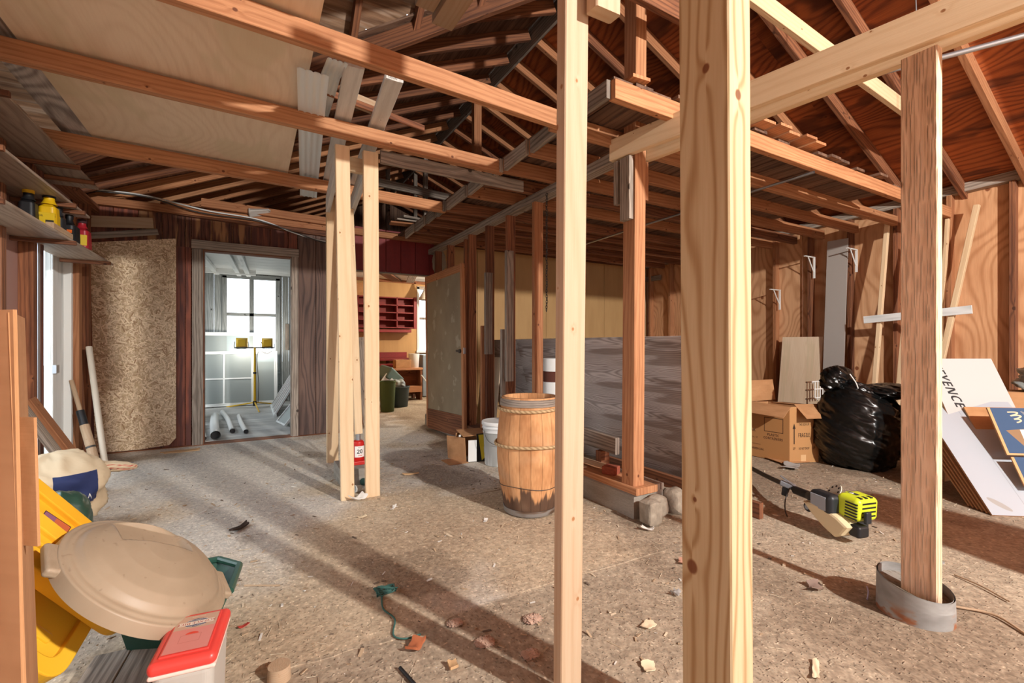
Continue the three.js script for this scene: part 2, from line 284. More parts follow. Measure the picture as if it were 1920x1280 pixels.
// ---------------------------------------------------------------- roof
const RIDGE_U = 2.5, RIDGE_Y = 4.2, SL = 0.436, SR = 0.41, VK = 1.884, DV0 = 2.93, GV0 = -6, GV1 = 9.9, UL = -1.4, UR = 6.4;
const yL = (U) => RIDGE_Y - (RIDGE_U - U) * SL, yRt = (U) => RIDGE_Y - (U - RIDGE_U) * SR;
{
  const r = structure('ceiling', 'open gable roof of old rafters under board and plywood sheathing', 'roof');
  const nL = V3(-SL, 1, 0).normalize(), nR = V3(SR, 1, 0).normalize();
  const rafter = (u0, y0, u1, y1, V, h, m, n) => {
    const k = h / 2; beam(r, 'rafter', [u0 + n.x * k, V, y0 + n.y * k], [u1 + n.x * k, V, y1 + n.y * k], h, 0.045, m, { bevel: 0.002 });
  };
  const valleyU = (V) => RIDGE_U - Math.max(0, (V > DV0 ? V - DV0 : DV0 - V)) * VK;
  for (let k = -16; k < 20; k++) {
    const V = 1.29 + 0.44 * k;
    if (V < GV0 + 0.1 || V > GV1 - 0.05) continue;
    rafter(RIDGE_U + 0.02, RIDGE_Y, UR + 0.02, yRt(UR + 0.02), V, 0.115, k % 3 ? [M.fir[1], M.darkFir[2]] : M.fir[1], nR);
    const u0 = Math.max(UL, valleyU(V)), far = V < 0.9 || V > 4.95;
    if (u0 < RIDGE_U - 0.15) rafter(far ? UL : u0, yL(far ? UL : u0), RIDGE_U - 0.02, RIDGE_Y, V, 0.115, V > 6 ? M.fir : M.darkFir, nL);
  }
  beam(r, 'ridge_board', [RIDGE_U, GV0, RIDGE_Y + 0.03], [RIDGE_U, GV1, RIDGE_Y + 0.03], 0.2, 0.03, M.gray);
  // right slope: plywood sheets, two courses and a strip
  const lenR = Math.hypot(UR + 0.3 - RIDGE_U, (UR + 0.3 - RIDGE_U) * SR), dirR = V3(1, -SR, 0).normalize();
  const t0 = V3(RIDGE_U, RIDGE_Y, 0).addScaledVector(nR, 0.115 + 0.008);
  const qR = new THREE.Quaternion().setFromRotationMatrix(new THREE.Matrix4().makeBasis(V3(0, 0, -1), nR, V3().crossVectors(V3(0, 0, -1), nR)));
  for (const [a, b, off] of [[0, 1.222, 0], [1.222, 2.444, 1.2], [2.444, 3.664, 0.5], [3.664, lenR, 1.6]])
    for (let v = GV0 - 0.2 - off; v < GV1 + 0.1; v += 2.44) {
      const v0 = Math.max(v, GV0 - 0.2), v1 = Math.min(v + 2.44, GV1 + 0.1); if (v1 - v0 < 0.1) continue;
      const c = t0.clone().addScaledVector(dirR, (a + b) / 2).add(V3(0, 0, -(v0 + v1) / 2));
      add(r, 'plywood_sheet', bar(v1 - v0 + 0.001, 0.014, b - a + 0.001, 0, 1, null, 1.22), any(M.roofPly), c, qR);
    }
  // left slope: boards along the ridge, cut at the valleys of the cross gable
  const dirL = V3(-1, -SL, 0).normalize(), lenL = Math.hypot(RIDGE_U - UL + 0.3, (RIDGE_U - UL + 0.3) * SL), tl = V3(RIDGE_U, RIDGE_Y, 0).addScaledVector(nL, 0.115 + 0.011);
  const qL = new THREE.Quaternion().setFromRotationMatrix(new THREE.Matrix4().makeBasis(V3(0, 0, -1), nL, V3().crossVectors(V3(0, 0, -1), nL)));
  for (let s = 0; s < lenL; s += 0.165) {
    const c = tl.clone().addScaledVector(dirL, s + 0.08), half = Math.max(0, RIDGE_U - c.x) / VK;
    const runs = [[GV0 - 0.2, Math.min(DV0 - half + 0.02, 6)], [DV0 + half - 0.02, GV1 + 0.1]];
    for (const [v0, v1] of runs) {
      let v = v0; while (v < v1 - 0.05) { const e = Math.min(v1, v + rr(2.4, 3.9)); add(r, 'roof_board', bar(e - v, 0.02, 0.167, 0), any(M.deckBoard), c.clone().setZ(-(v + e) / 2), qL); v = e; }
    }
  }
  // the cross gable on the left: its own rafters and boards, meeting the main roof in two valleys
  const SC = SL * VK;
  for (const s of [1, -1]) {
    const nC = V3(0, 1, -s * SC).normalize();
    for (let U = 2.1; U > UL - 0.3; U -= 0.46) {
      const run = (RIDGE_U - U) / VK, k = 0.055, h = 0.11;
      beam(r, 'rafter', [U, DV0 - nC.z * k, RIDGE_Y + nC.y * k], [U, DV0 + s * run - nC.z * k, RIDGE_Y - run * SC + nC.y * k], h, 0.05, M.darkFir, { bevel: 0.002 });
    }
    const up = V3(0, -SC, -s).normalize(), top = V3(0, RIDGE_Y, -DV0).addScaledVector(nC, 0.11 + 0.011);
    const q = new THREE.Quaternion().setFromRotationMatrix(new THREE.Matrix4().makeBasis(V3(1, 0, 0), nC, V3().crossVectors(V3(1, 0, 0), nC)));
    for (let d = 0; d < 2.75; d += 0.2) {
      const c = top.clone().addScaledVector(up, d + 0.1), right = RIDGE_U - Math.abs(-c.z - DV0) * VK + 0.06, left = UL - 0.5;
      let u = left; while (u < right - 0.05) { const e = Math.min(right, u + rr(1.5, 2.6)); add(r, 'roof_board', bar(e - u, 0.02, 0.202, 0), any(M.board), c.clone().setX((u + e) / 2), q); u = e; }
    }
    const v1 = DV0 + s * (RIDGE_U - UL) / VK;
    beam(r, 'valley_rafter', [RIDGE_U - 0.04, DV0, RIDGE_Y + 0.02], [UL, v1, yL(UL) + 0.02], 0.15, 0.05, M.darkFir);
    beam(r, 'valley_board', [RIDGE_U, DV0, RIDGE_Y + 0.13], [UL - 0.4, v1 + s * 0.21, yL(UL - 0.4) + 0.13], 0.02, 0.16, M.deckBoard, { bevel: 0 });
  }
  // gable walls of the cross gable (left), of the front and of the far end
  const gab = structure('wall_gable', 'board gable wall closing the roof at the far end', 'wall');
  for (let U = UL - 0.1; U < UR + 0.1; U += 0.3) for (const V of [GV0 - 0.12, GV1 + 0.04]) {
    const c = U + 0.15, top = (c < RIDGE_U ? yL(c) : yRt(c)) + 0.2;
    box(gab, 'gable_board', [U, V, 2.42], [U + 0.298, V + 0.03, top], M.deckBoard, 2, 0);
  }
  for (let V = 0.7; V < 5.2; V += 0.25) { const t = RIDGE_Y - Math.abs(V + 0.125 - DV0) * SC + 0.2; if (t > 2.5) box(gab, 'gable_board', [UL - 0.4, V, 2.42], [UL - 0.37, V + 0.248, t], M.deckBoard, 2, 0); }
  box(gab, 'ridge_cap', [RIDGE_U - 0.2, GV0 - 0.2, RIDGE_Y + 0.145], [RIDGE_U + 0.2, GV1 + 0.1, RIDGE_Y + 0.17], M.deckBoard, 1, 0); box(gab, 'fascia', [UL - 0.38, GV0 - 0.2, 2.2], [UL - 0.35, 0.9, 2.8], M.deckBoard, 1, 0); box(gab, 'fascia', [UL - 0.38, 4.9, 2.2], [UL - 0.35, GV1 + 0.1, 2.8], M.deckBoard, 1, 0);
  // soffit closing the left eave
  box(gab, 'eave_board', [UL - 0.42, GV0, 2.44], [UL - 0.02, 0.9, 2.47], M.deckBoard, 1, 0); box(gab, 'eave_board', [UL - 0.42, 0.9, 2.44], [UL - 0.02, 5, 2.47], M.deckBoard, 1, 0); box(gab, 'eave_board', [UL - 0.42, 5, 2.44], [UL - 0.02, GV1, 2.47], M.deckBoard, 1, 0);
  box(gab, 'eave_board', [UR + 0.05, GV0, 2.3], [UR + 0.09, GV1, 2.9], M.deckBoard, 1, 0);
}

// ---------------------------------------------------------------- right wall
const plateR = (V) => 2.543 + (6.05 - V) * 0.037;
{
  const w = structure('wall_right', 'plywood wall on rough studs along the right side', 'wall');
  for (let V = -6.23, k = 0; V < 6.0; V += 1.365, k++) {
    const e = Math.min(V + 1.36, 6.05);
    box(w, 'plywood_panel', [UR, V, 0], [UR + 0.015, e, plateR(V) + 0.02], M.wallPly, 2, 0.001);
  }
  for (let V = 1.375 - 0.455 * 16; V < 6; V += 0.455) box(w, 'stud', [UR - 0.09, V - 0.022, 0.05], [UR - 0.001, V + 0.022, plateR(V) - 0.045], V > 3.4 || rnd() < 0.4 ? M.fir : M.darkFir, 2);
  beam(w, 'top_plate', [UR - 0.045, -6, plateR(-6)], [UR - 0.045, 6.05, plateR(6.05)], 0.09, 0.1, M.gray);
  box(w, 'bottom_plate', [UR - 0.09, -6, 0], [UR, 6.05, 0.05], M.darkFir, 1);
  beam(w, 'nailing_block', [UR - 0.05, 5.7, 2.3], [UR - 0.05, 6.04, 2.3], 0.09, 0.04, M.gray);
}
// ---------------------------------------------------------------- far wall of the right bay
const tanTex = texture(512, 512, (u, v) => mix3([206, 166, 112], [182, 140, 90], fbm(u, v, 5, 3, 4, 301) * 0.8 + (noise(u * 6, v * 90, 6, 90, 4) - 0.5) * 0.12));
M.tan = mat({ map: tanTex, roughness: 0.7 });
{
  const w = structure('wall_far', 'tan panelled wall at the far end of the right bay', 'wall');
  for (let u = 2.3, k = 0; u < 6.39; u += 0.61) box(w, 'panel', [u, 6.05, 0], [Math.min(u + 0.605, 6.4), 6.062, 2.6], M.tan, 2, 0.002);
  box(w, 'backing', [2.24, 6.07, 0], [6.5, 6.12, 2.7], M.darkFir, 0, 0);
  box(w, 'stud', [6.2, 5.96, 0.05], [6.25, 6.049, 2.5], M.gray, 2);
  box(w, 'top_rail', [2.3, 6.0, 2.5], [6.4, 6.049, 2.56], M.darkFir, 0);
}
// ---------------------------------------------------------------- back wall with the porch door
{
  const w = structure('wall_back', 'stained plywood siding wall with the porch doorway', 'wall');
  const strips = [];
  // above the door and between the door and the corner
  const put = (u0, u1, y0, y1, m) => box(w, 'siding_board', [u0, 6.05 + rr(0, 0.002), y0], [u1 - 0.006, 6.068, y1], m, 2, 0.002);
  for (let u = -1.4; u < -0.56; u += 0.2) { put(u, Math.min(u + 0.2, -0.545), -0.02, 2.16, M.siding); put(u, Math.min(u + 0.2, -0.545), 2.16, 2.5, u > -1.05 ? M.peeled : M.siding); }
  for (let u = -0.545, k = 0; u < 0.5; u += 0.19, k++) put(u, Math.min(u + 0.19, 0.505), 2.14, 2.52, k < 3 ? M.peeled : M.siding);
  for (let u = 0.505; u < 1.15; u += 0.205) put(u, Math.min(u + 0.205, 1.17), -0.02, 2.5, M.sidingDark);
  box(w, 'backing', [-1.45, 6.07, -0.05], [-0.44, 6.13, 2.5], M.darkFir, 0, 0); box(w, 'backing', [0.44, 6.07, -0.05], [1.17, 6.13, 2.5], M.darkFir, 0, 0); box(w, 'backing', [-0.44, 6.07, 2.15], [0.44, 6.13, 2.5], M.darkFir, 0, 0);
  box(w, 'top_plate', [-1.45, 5.98, 2.5], [2.25, 6.14, 2.58], M.fir, 0);
  beam(w, 'ledger', [-0.95, 6.03, 2.545], [0.9, 6.03, 2.475], 0.085, 0.05, M.darkFir);
  beam(w, 'ledger', [-0.45, 5.95, 2.64], [1.1, 5.95, 2.6], 0.09, 0.04, M.fir);
  box(w, 'sill', [-1.4, 5.99, -0.04], [1.17, 6.06, 0.005], M.darkFir, 0);
  // trim round the doorway
  const t = structure('door_1', 'weathered grey frame of the open doorway to the porch', 'doorway');
  box(t, 'jamb_casing', [-0.54, 6.02, 0], [-0.44, 6.048, 2.145], M.gray, 2); box(t, 'jamb_casing', [0.44, 6.02, 0], [0.51, 6.048, 2.16], M.gray, 2);
  box(t, 'head_casing', [-0.545, 6.01, 2.15], [0.515, 6.048, 2.245], M.gray, 0);
  box(t, 'jamb', [-0.455, 6.03, 0], [-0.43, 6.16, 2.15], M.darkFir, 2); box(t, 'jamb', [0.43, 6.03, 0], [0.455, 6.16, 2.15], M.gray, 2); box(t, 'head_jamb', [-0.455, 6.03, 2.137], [0.455, 6.16, 2.16], M.darkFir, 0);
  box(t, 'threshold', [-0.44, 6.0, -0.03], [0.44, 6.16, 0.008], M.darkFir, 0);
  // red siding over the opening to the workshop
  const h = structure('wall_header', 'red painted siding over the opening to the workshop', 'wall');
  for (let u = 1.17; u < 2.22; u += 0.2) box(h, 'siding_board', [u, 6.05, 2.06], [Math.min(u + 0.2, 2.24) - 0.006, 6.07, 2.62], M.red, 2, 0.002);
  box(h, 'backing', [1.17, 6.072, 2.08], [2.24, 6.12, 2.6], M.darkFir, 0, 0); box(h, 'bottom_trim', [1.17, 6.04, 2.045], [2.24, 6.13, 2.06], M.gray, 0);
}
// ---------------------------------------------------------------- left wall with its outside door
{
  const w = structure('wall_left', 'mauve painted left wall with bare brown trim round a white door', 'wall');
  box(w, 'panel', [-1.43, -6, 0], [-1.4, 1.7, 2.46], M.mauve, 2, 0); box(w, 'panel', [-1.43, 1.7, 0], [-1.4, 4.0, 0.4], M.mauve, 1, 0); box(w, 'panel', [-1.43, 1.7, 1.78], [-1.4, 4.0, 2.46], M.mauve, 1, 0); box(w, 'panel', [-1.43, 4.0, 0], [-1.4, 4.5, 2.46], M.mauve, 2, 0); box(w, 'panel', [-1.43, 4.5, 2.02], [-1.4, 5.62, 2.46], M.mauve, 1, 0); box(w, 'panel', [-1.43, 5.56, 0], [-1.4, 6.05, 2.46], M.fir, 2, 0);
  for (const [V, m] of [[1.67, M.darkFir], [4.03, M.darkFir], [4.5, M.darkFir], [4.63, M.siding]]) box(w, 'stud', [-1.4, V - 0.03, 0], [-1.32, V + 0.03, 2.42], m, 2);
  box(w, 'metal_standard', [-1.325, 4.555, 0.3], [-1.315, 4.58, 2.2], M.steel, 2);
  box(w, 'door_casing', [-1.4, 5.55, 0], [-1.34, 5.64, 2.05], M.fir, 2); box(w, 'door_casing', [-1.4, 5.7, 0], [-1.31, 5.78, 2.42], M.darkFir, 2); box(w, 'corner_board', [-1.4, 5.8, 0], [-1.38, 6.04, 2.3], M.fir, 2);
  box(w, 'top_plate', [-1.44, -6, 2.42], [-1.31, 6.05, 2.5], M.darkFir, 1);
  const wd = structure('window_3', 'unseen window opening added in the left wall for daylight from that side', 'window');  // unseen opening, added to let daylight in from the left
  box(wd, 'sill', [-1.45, 1.7, 0.37], [-1.37, 4.0, 0.4], M.gray, 1); box(wd, 'head', [-1.45, 1.7, 1.78], [-1.37, 4.0, 1.81], M.gray, 1); for (const v of [2.45, 3.2]) box(wd, 'mullion', [-1.44, v, 0.4], [-1.39, v + 0.06, 1.78], M.gray, 2);
  const d = structure('door_2', 'white painted outside door standing ajar in the left wall', 'door');
  // frame of the opening and the half-open leaf with its latch
  box(d, 'frame_post', [-1.44, 4.66, 0.02], [-1.37, 4.72, 2.02], M.siding, 2); box(d, 'frame_post', [-1.44, 5.5, 0.02], [-1.38, 5.55, 2.02], M.white, 2); box(d, 'frame_head', [-1.44, 4.66, 1.98], [-1.38, 5.55, 2.03], M.white, 1); box(d, 'threshold', [-1.46, 4.66, -0.02], [-1.36, 5.55, 0.02], M.gray, 1);
  box(d, 'leaf', [-1.47, 5.2, 0.03], [-1.43, 5.5, 1.98], M.whitewash = mat({ map: texture(256, 256, (u, v) => mix3([236, 238, 236], [196, 200, 198], sst(0.5, 0.8, fbm(u, v, 4, 4, 4, 331)))), roughness: 0.55 }), 2, 0.004);
  box(d, 'leaf_stile', [-1.43, 5.2, 0.03], [-1.418, 5.27, 1.98], M.whitewash, 2); box(d, 'latch', [-1.42, 5.19, 0.86], [-1.395, 5.26, 0.93], M.steel, 1);
}
// ---------------------------------------------------------------- front wall behind the camera; its wide doorway is opened for sky fill
{
  const w = structure('wall_front', 'front wall with a wide doorway opened behind the camera for sky fill', 'wall');
  box(w, 'board_panel', [UL - 0.05, -6.1, 0], [-0.6, -6, 2.5], M.siding, 2, 0); box(w, 'board_panel', [5.6, -6.1, 0], [UR + 0.05, -6, 2.6], M.siding, 2, 0); box(w, 'header', [-0.6, -6.1, 2.3], [5.6, -6, 2.6], M.siding, 0, 0);
}
// ---------------------------------------------------------------- porch behind the back wall
M.porchGray = woodMats({ seed: 33, rings: 8, light: [166, 170, 168], dark: [104, 108, 108], ring: 0.4, blotch: 0.8, fiber: 0.7, knots: 6, knot: [50, 52, 52] });
M.porchFloor = woodMats({ seed: 35, rings: 6, light: [206, 206, 204], dark: [140, 140, 138], ring: 0.3, blotch: 0.9, fiber: 0.5 });
const wallsBoards = (parent, name, u0, u1, V, holes, y1, m, step) => {
  for (let u = u0; u < u1 - 0.01; u += step) {
    const e = Math.min(u + step, u1), hs = holes.filter((h) => (u + e) / 2 > h[0] && (u + e) / 2 < h[1]);
    if (!hs.length) box(parent, name, [u, V, 0], [e - 0.003, V + 0.03, y1], m, 2, 0.001);
    else { box(parent, name, [u, V, 0], [e - 0.003, V + 0.03, hs[0][2]], m, 2, 0.001); box(parent, name, [u, V, hs[0][3]], [e - 0.003, V + 0.03, y1], m, 2, 0.001); }
  }
};
const PV = 9.8;
{
  const f = structure('floor_porch', 'dusty plank floor of the porch', 'floor');
  for (let v = 6.16; v < PV; v += 0.3) box(f, 'plank', [-1.5, v, -0.03], [1.1, Math.min(v + 0.297, PV), 0.012 + rr(-0.002, 0.002)], M.porchFloor, 0, 0.002);
  const w = structure('wall_porch', 'grey weathered board walls of the porch', 'wall');
  wallsBoards(w, 'wall_board', -1.5, -0.36, PV, [], 2.45, M.porchGray, 0.19); wallsBoards(w, 'wall_board', -0.36, 0.44, PV, [[-0.4, 0.5, 0.62, 2.33]], 2.45, M.porchGray, 0.2); wallsBoards(w, 'wall_board', 0.44, 1.1, PV, [], 2.45, M.porchGray, 0.11);
  box(w, 'side_wall', [1.1, 6.14, 0], [1.14, PV, 2.6], M.porchGray, 1, 0); box(w, 'side_wall', [-1.54, 6.1, 0], [-1.5, PV, 0.6], M.porchGray, 1, 0); box(w, 'side_wall', [-1.54, 6.1, 2.2], [-1.5, PV, 2.6], M.porchGray, 1, 0); box(w, 'side_wall', [-1.54, 6.1, 0.6], [-1.5, 6.6, 2.2], M.porchGray, 1, 0); box(w, 'side_wall', [-1.54, 9.4, 0.6], [-1.5, PV, 2.2], M.porchGray, 1, 0); box(w, 'added_opening_post', [-1.54, 7.95, 0.6], [-1.5, 8.05, 2.2], M.porchGray, 2, 0);  // the gap in the left side is unseen, added to bring daylight into the porch
  box(w, 'cleat', [0.6, PV - 0.03, 1.0], [0.66, PV, 1.5], M.gray, 2);
  const c = structure('ceiling_porch', 'pale painted board ceiling of the porch', 'ceiling');
  box(c, 'ceiling_panel', [-1.54, 6.1, 2.42], [1.14, PV + 0.03, 2.45], M.whitewash, 0, 0);
  for (const u of [-0.62, -0.28, -0.13]) beam(c, 'ceiling_batten', [u, 7.3, 2.38], [u + 0.12, 9.7, 2.38], 0.06, 0.07, M.whitewash);
  box(c, 'cross_batten', [-1.2, 9.3, 2.33], [0.1, 9.36, 2.42], M.whitewash, 0);
  const wd = structure('window_1', 'four pane window in the porch wall, blown out by daylight', 'window');
  box(wd, 'frame', [-0.43, PV - 0.03, 0.55], [-0.355, PV + 0.04, 2.36], M.porchGray, 2); box(wd, 'frame', [0.435, PV - 0.03, 0.55], [0.51, PV + 0.04, 2.36], M.porchGray, 2); box(wd, 'frame', [-0.43, PV - 0.03, 2.32], [0.51, PV + 0.04, 2.4], M.porchGray, 0); box(wd, 'sill', [-0.43, PV - 0.06, 0.55], [0.51, PV + 0.04, 0.62], M.porchGray, 0);
  box(wd, 'mullion', [0.0, PV, 0.62], [0.075, PV + 0.03, 2.32], M.porchGray, 2); box(wd, 'muntin', [-0.355, PV, 1.63], [0.435, PV + 0.03, 1.69], M.porchGray, 0);
}
// ---------------------------------------------------------------- workshop behind the red header
{
  const w = structure('wall_workshop', 'tan walls of the workshop behind the opening', 'wall');
  M.shopTan = mat({ map: tanTex, color: new THREE.Color().setRGB(0.92, 0.88, 0.84), roughness: 0.75 });
  box(w, 'wall_panel', [1.1, PV, 0], [3.27, PV + 0.04, 2.55], M.shopTan, 2, 0); box(w, 'wall_panel', [3.27, PV, 0], [3.8, PV + 0.04, 0.97], M.shopTan, 2, 0); box(w, 'wall_panel', [3.27, PV, 2.34], [3.8, PV + 0.04, 2.55], M.shopTan, 2, 0); box(w, 'wall_panel', [3.8, PV, 0], [5.0, PV + 0.04, 2.55], M.shopTan, 2, 0);
  box(w, 'side_wall', [5.0, 6.1, 0], [5.05, PV, 0.9], M.shopTan, 1, 0); box(w, 'side_wall', [5.0, 6.1, 2.2], [5.05, PV, 2.55], M.shopTan, 1, 0); box(w, 'side_wall', [5.0, 6.1, 0.9], [5.05, 6.6, 2.2], M.shopTan, 1, 0); box(w, 'side_wall', [5.0, 9.2, 0.9], [5.05, PV, 2.2], M.shopTan, 1, 0); box(w, 'side_wall', [1.15, 6.14, 0], [1.18, PV, 2.5], M.shopTan, 1, 0);  // the gap in the right side is unseen, added to brighten the workshop
  const c = structure('ceiling_workshop', 'white ceiling of the workshop with loose grey boards', 'ceiling');
  box(c, 'ceiling_panel', [1.14, 6.12, 2.5], [5.05, PV, 2.53], M.whitewash, 0, 0);
  beam(c, 'ceiling_strip', [2.25, 8.8, 2.47], [2.75, 9.7, 2.47], 0.03, 0.2, M.darkFir); beam(c, 'ceiling_strip', [2.75, 8.6, 2.45], [3.0, 9.6, 2.45], 0.03, 0.16, M.gray); box(c, 'ceiling_trim', [1.2, PV - 0.05, 2.44], [5, PV, 2.5], M.darkFir, 0);
  const wd = structure('window_2', 'tall two pane workshop window blown out by daylight', 'window');
  box(wd, 'frame', [3.22, PV - 0.02, 0.93], [3.275, PV + 0.05, 2.38], M.whitewash, 2); box(wd, 'frame', [3.8, PV - 0.02, 0.93], [3.86, PV + 0.05, 2.38], M.whitewash, 2); box(wd, 'frame', [3.22, PV - 0.02, 2.33], [3.86, PV + 0.05, 2.4], M.gray, 0); box(wd, 'sill', [3.2, PV - 0.05, 0.92], [3.88, PV + 0.05, 0.97], M.whitewash, 0); box(wd, 'rail', [3.27, PV, 1.66], [3.8, PV + 0.03, 1.71], M.gray, 0);
}
// ---------------------------------------------------------------- partition of open studs on a concrete curb
{
  const w = structure('wall_partition', 'open stud partition with a top plate on a concrete curb', 'partition');
  beam(w, 'top_plate', [2.2, 2.24, 2.385], [2.2, 6.05, 2.385], 0.07, 0.1, M.gray);
  for (const [V, m, e] of [[5.79, M.darkFir], [5.36, M.darkFir], [4.72, M.darkFir], [4.28, M.darkFir], [3.84, M.darkFir], [3.36, M.fir]]) box(w, 'stud', [2.155, V - 0.022, 0.16], [2.245, V + 0.022, 2.35], m, 2);
  for (const [V, y0, y1, s, m] of [[4.235, 1.0, 1.85, -1, M.gray], [4.325, 0.2, 1.3, 1, M.fir], [3.795, 0.75, 2.0, -1, M.gray], [3.885, 0.18, 1.25, 1, M.gray], [4.76, 0.2, 2.3, 1, M.darkFir]]) box(w, 'sistered_stud', [2.12, V - 0.02, y0], [2.2, V + 0.02, y1], m, 2);
  box(w, 'concrete_curb', [2.1, 2.1, -0.03], [2.36, 2.74, 0.15], M.conc, 1, 0.012); box(w, 'concrete_curb', [2.1, 2.74, -0.03], [2.36, 6.04, 0.15], M.conc, 1, 0.01);
  box(w, 'bottom_plate', [2.1, 2.08, 0.15], [2.29, 3.2, 0.195], M.fir, 1, 0.004); box(w, 'bottom_plate', [2.12, 3.2, 0.15], [2.29, 6.04, 0.19], M.darkFir, 1, 0.004); box(w, 'bottom_plate', [2.295, 2.1, 0.15], [2.37, 2.6, 0.19], M.gray, 1, 0.004);
}

// ================================================================ JOISTS, LOFT, POSTS
const pineA = M.pine[0], pineB = M.pine[1], firA = M.fir[0], firB = M.fir[1], firC = M.fir[2];
beamThing('ceiling_joist', 'nearest long orange ceiling joist crossing the top of the view above the plywood sheet', 'joist', [-1.38, 2.12, 2.47], [1.75, 2.27, 2.47], 0.1, 0.05, firA, { group: 'ceiling joists' });
beamThing('ceiling_joist', 'orange ceiling joist carrying the two pale shoring posts, under the plywood sheet', 'joist', [-1.38, 2.99, 2.47], [1.7, 3.1, 2.47], 0.1, 0.05, firA, { group: 'ceiling joists' });
beamThing('ceiling_joist', 'farthest orange ceiling joist, behind the shoring posts, nearest the back wall', 'joist', [-1.38, 4.13, 2.47], [1.7, 4.29, 2.47], 0.1, 0.05, firC, { group: 'ceiling joists' });
beamThing('tie_board', 'grey board nailed under the joist that carries the shoring posts', 'board', [0.78, 3.16, 2.39], [1.95, 3.2, 2.4], 0.09, 0.022, M.gray);
{
  const l = structure('ceiling_loft', 'low loft deck of loose boards on closely spaced joists over the right bay', 'loft');
  const vs = [1.85, 2.3, 2.68, 3.05, 3.38, 3.71, 4.22, 4.5, 4.82, 5.2, 5.6];
  vs.forEach((V, i) => beam(l, 'joist', [i === 1 ? 1.6 : 1.69, V, 2.47], [6.3, V - 0.02, 2.47 + (i ? 0.02 : 0)], 0.105, 0.05, i === 0 ? firC : i < 2 ? M.fir[0] : [M.darkFir[0], firB, M.darkFir[2]]));
  for (let i = 0; i < vs.length - 1; i++) beam(l, 'rim_block', [1.675, vs[i] + 0.01, 2.475], [1.675 + (i ? 0.02 : 0), vs[i + 1] - 0.02, 2.475], 0.1, 0.03, M.gray);
  for (let u = 1.7; u < 5.1; u += 0.152) {
    let v = u < 2.9 ? rr(1.79, 1.86) : rr(1.76, 1.9);
    while (v < 5.9) { const e = Math.min(v + rr(1.9, 3.2), rr(5.9, 6.0)); beam(l, 'deck_board', [u + 0.07, v, 2.536 + rr(0, 0.006)], [u + 0.07 + rr(-0.01, 0.01), e - 0.006, 2.536 + rr(0, 0.006)], 0.02, rr(0.132, 0.146), M.deckBoard, { bevel: 0.001 }); v = e; }
  }
  for (let k = 0; k < 5; k++) { const u = 2.95 + k * 0.16; beam(l, 'deck_board', [u, 1.74 + rr(-0.03, 0.02), 2.562], [u + 0.02, 2.5, 2.562], 0.018, 0.13, M.fir, { bevel: 0.001 }); }
  beam(l, 'deck_board', [1.86, 1.8, 2.562], [1.9, 2.25, 2.57], 0.018, 0.12, M.fir, { bevel: 0.001 });
}
// posts that stand in the room
beamThing('post', 'thick new pale post with bold grain in the middle foreground', 'post', [1.09, 0.784, -0.02], [1.066, 0.784, 2.9], 0.092, 0.151, M.cream[0], { bevel: 0.004, fixed: true });
{
  const p = thing('post', 'thin new pine post with a short block nailed at its top', 'post');
  beam(p, 'stud', [0.845, 1.125, -0.02], [0.735, 0.945, 2.6], 0.078, 0.041, pineA, { up: [1, 0, 0], bevel: 0.003 });
  const gs = printed(256, 128, (g, w, h) => { g.clearRect(0, 0, w, h); g.strokeStyle = g.fillStyle = 'rgba(120,84,48,.75)'; g.lineWidth = 3; for (const x of [8, 92, 176]) { g.strokeRect(x, 10, 70, 100); g.beginPath(); g.ellipse(x + 26, 60, 14, 34, 0, 0, 7); g.stroke(); for (let i = 0; i < 5; i++) g.fillRect(x + 52, 24 + i * 16, 10, 5); } });
  const sp = add(p, 'grade_stamp', new THREE.PlaneGeometry(0.07, 0.035), mat({ map: gs, transparent: true }), [0.812, 1.05, 1.04]); sp.quaternion.copy(euler(-0.07, 0, 0.04));
  beam(p, 'block', [0.823, 0.935, 1.985], [0.8, 0.895, 2.6], 0.085, 0.045, pineA, { up: [1, 0, 0], bevel: 0.004 });
}
{
  const p = thing('post', 'old brown post standing on the concrete curb, with short scab boards', 'post');
  beam(p, 'shaft', [2.167, 2.178, 0.195], [2.2, 2.178, 4.1], 0.094, 0.11, firA, { bevel: 0.004 });
  beam(p, 'scab_board', [2.1, 2.165, 1.9], [2.1, 2.165, 2.3], 0.036, 0.088, M.gray[2]); beam(p, 'scab_board', [2.1, 2.25, 2.02], [2.1, 2.25, 2.3], 0.036, 0.036, M.gray[0]); beam(p, 'scab_board', [2.24, 2.17, 2.04], [2.24, 2.17, 2.29], 0.036, 0.088, M.fir);
}
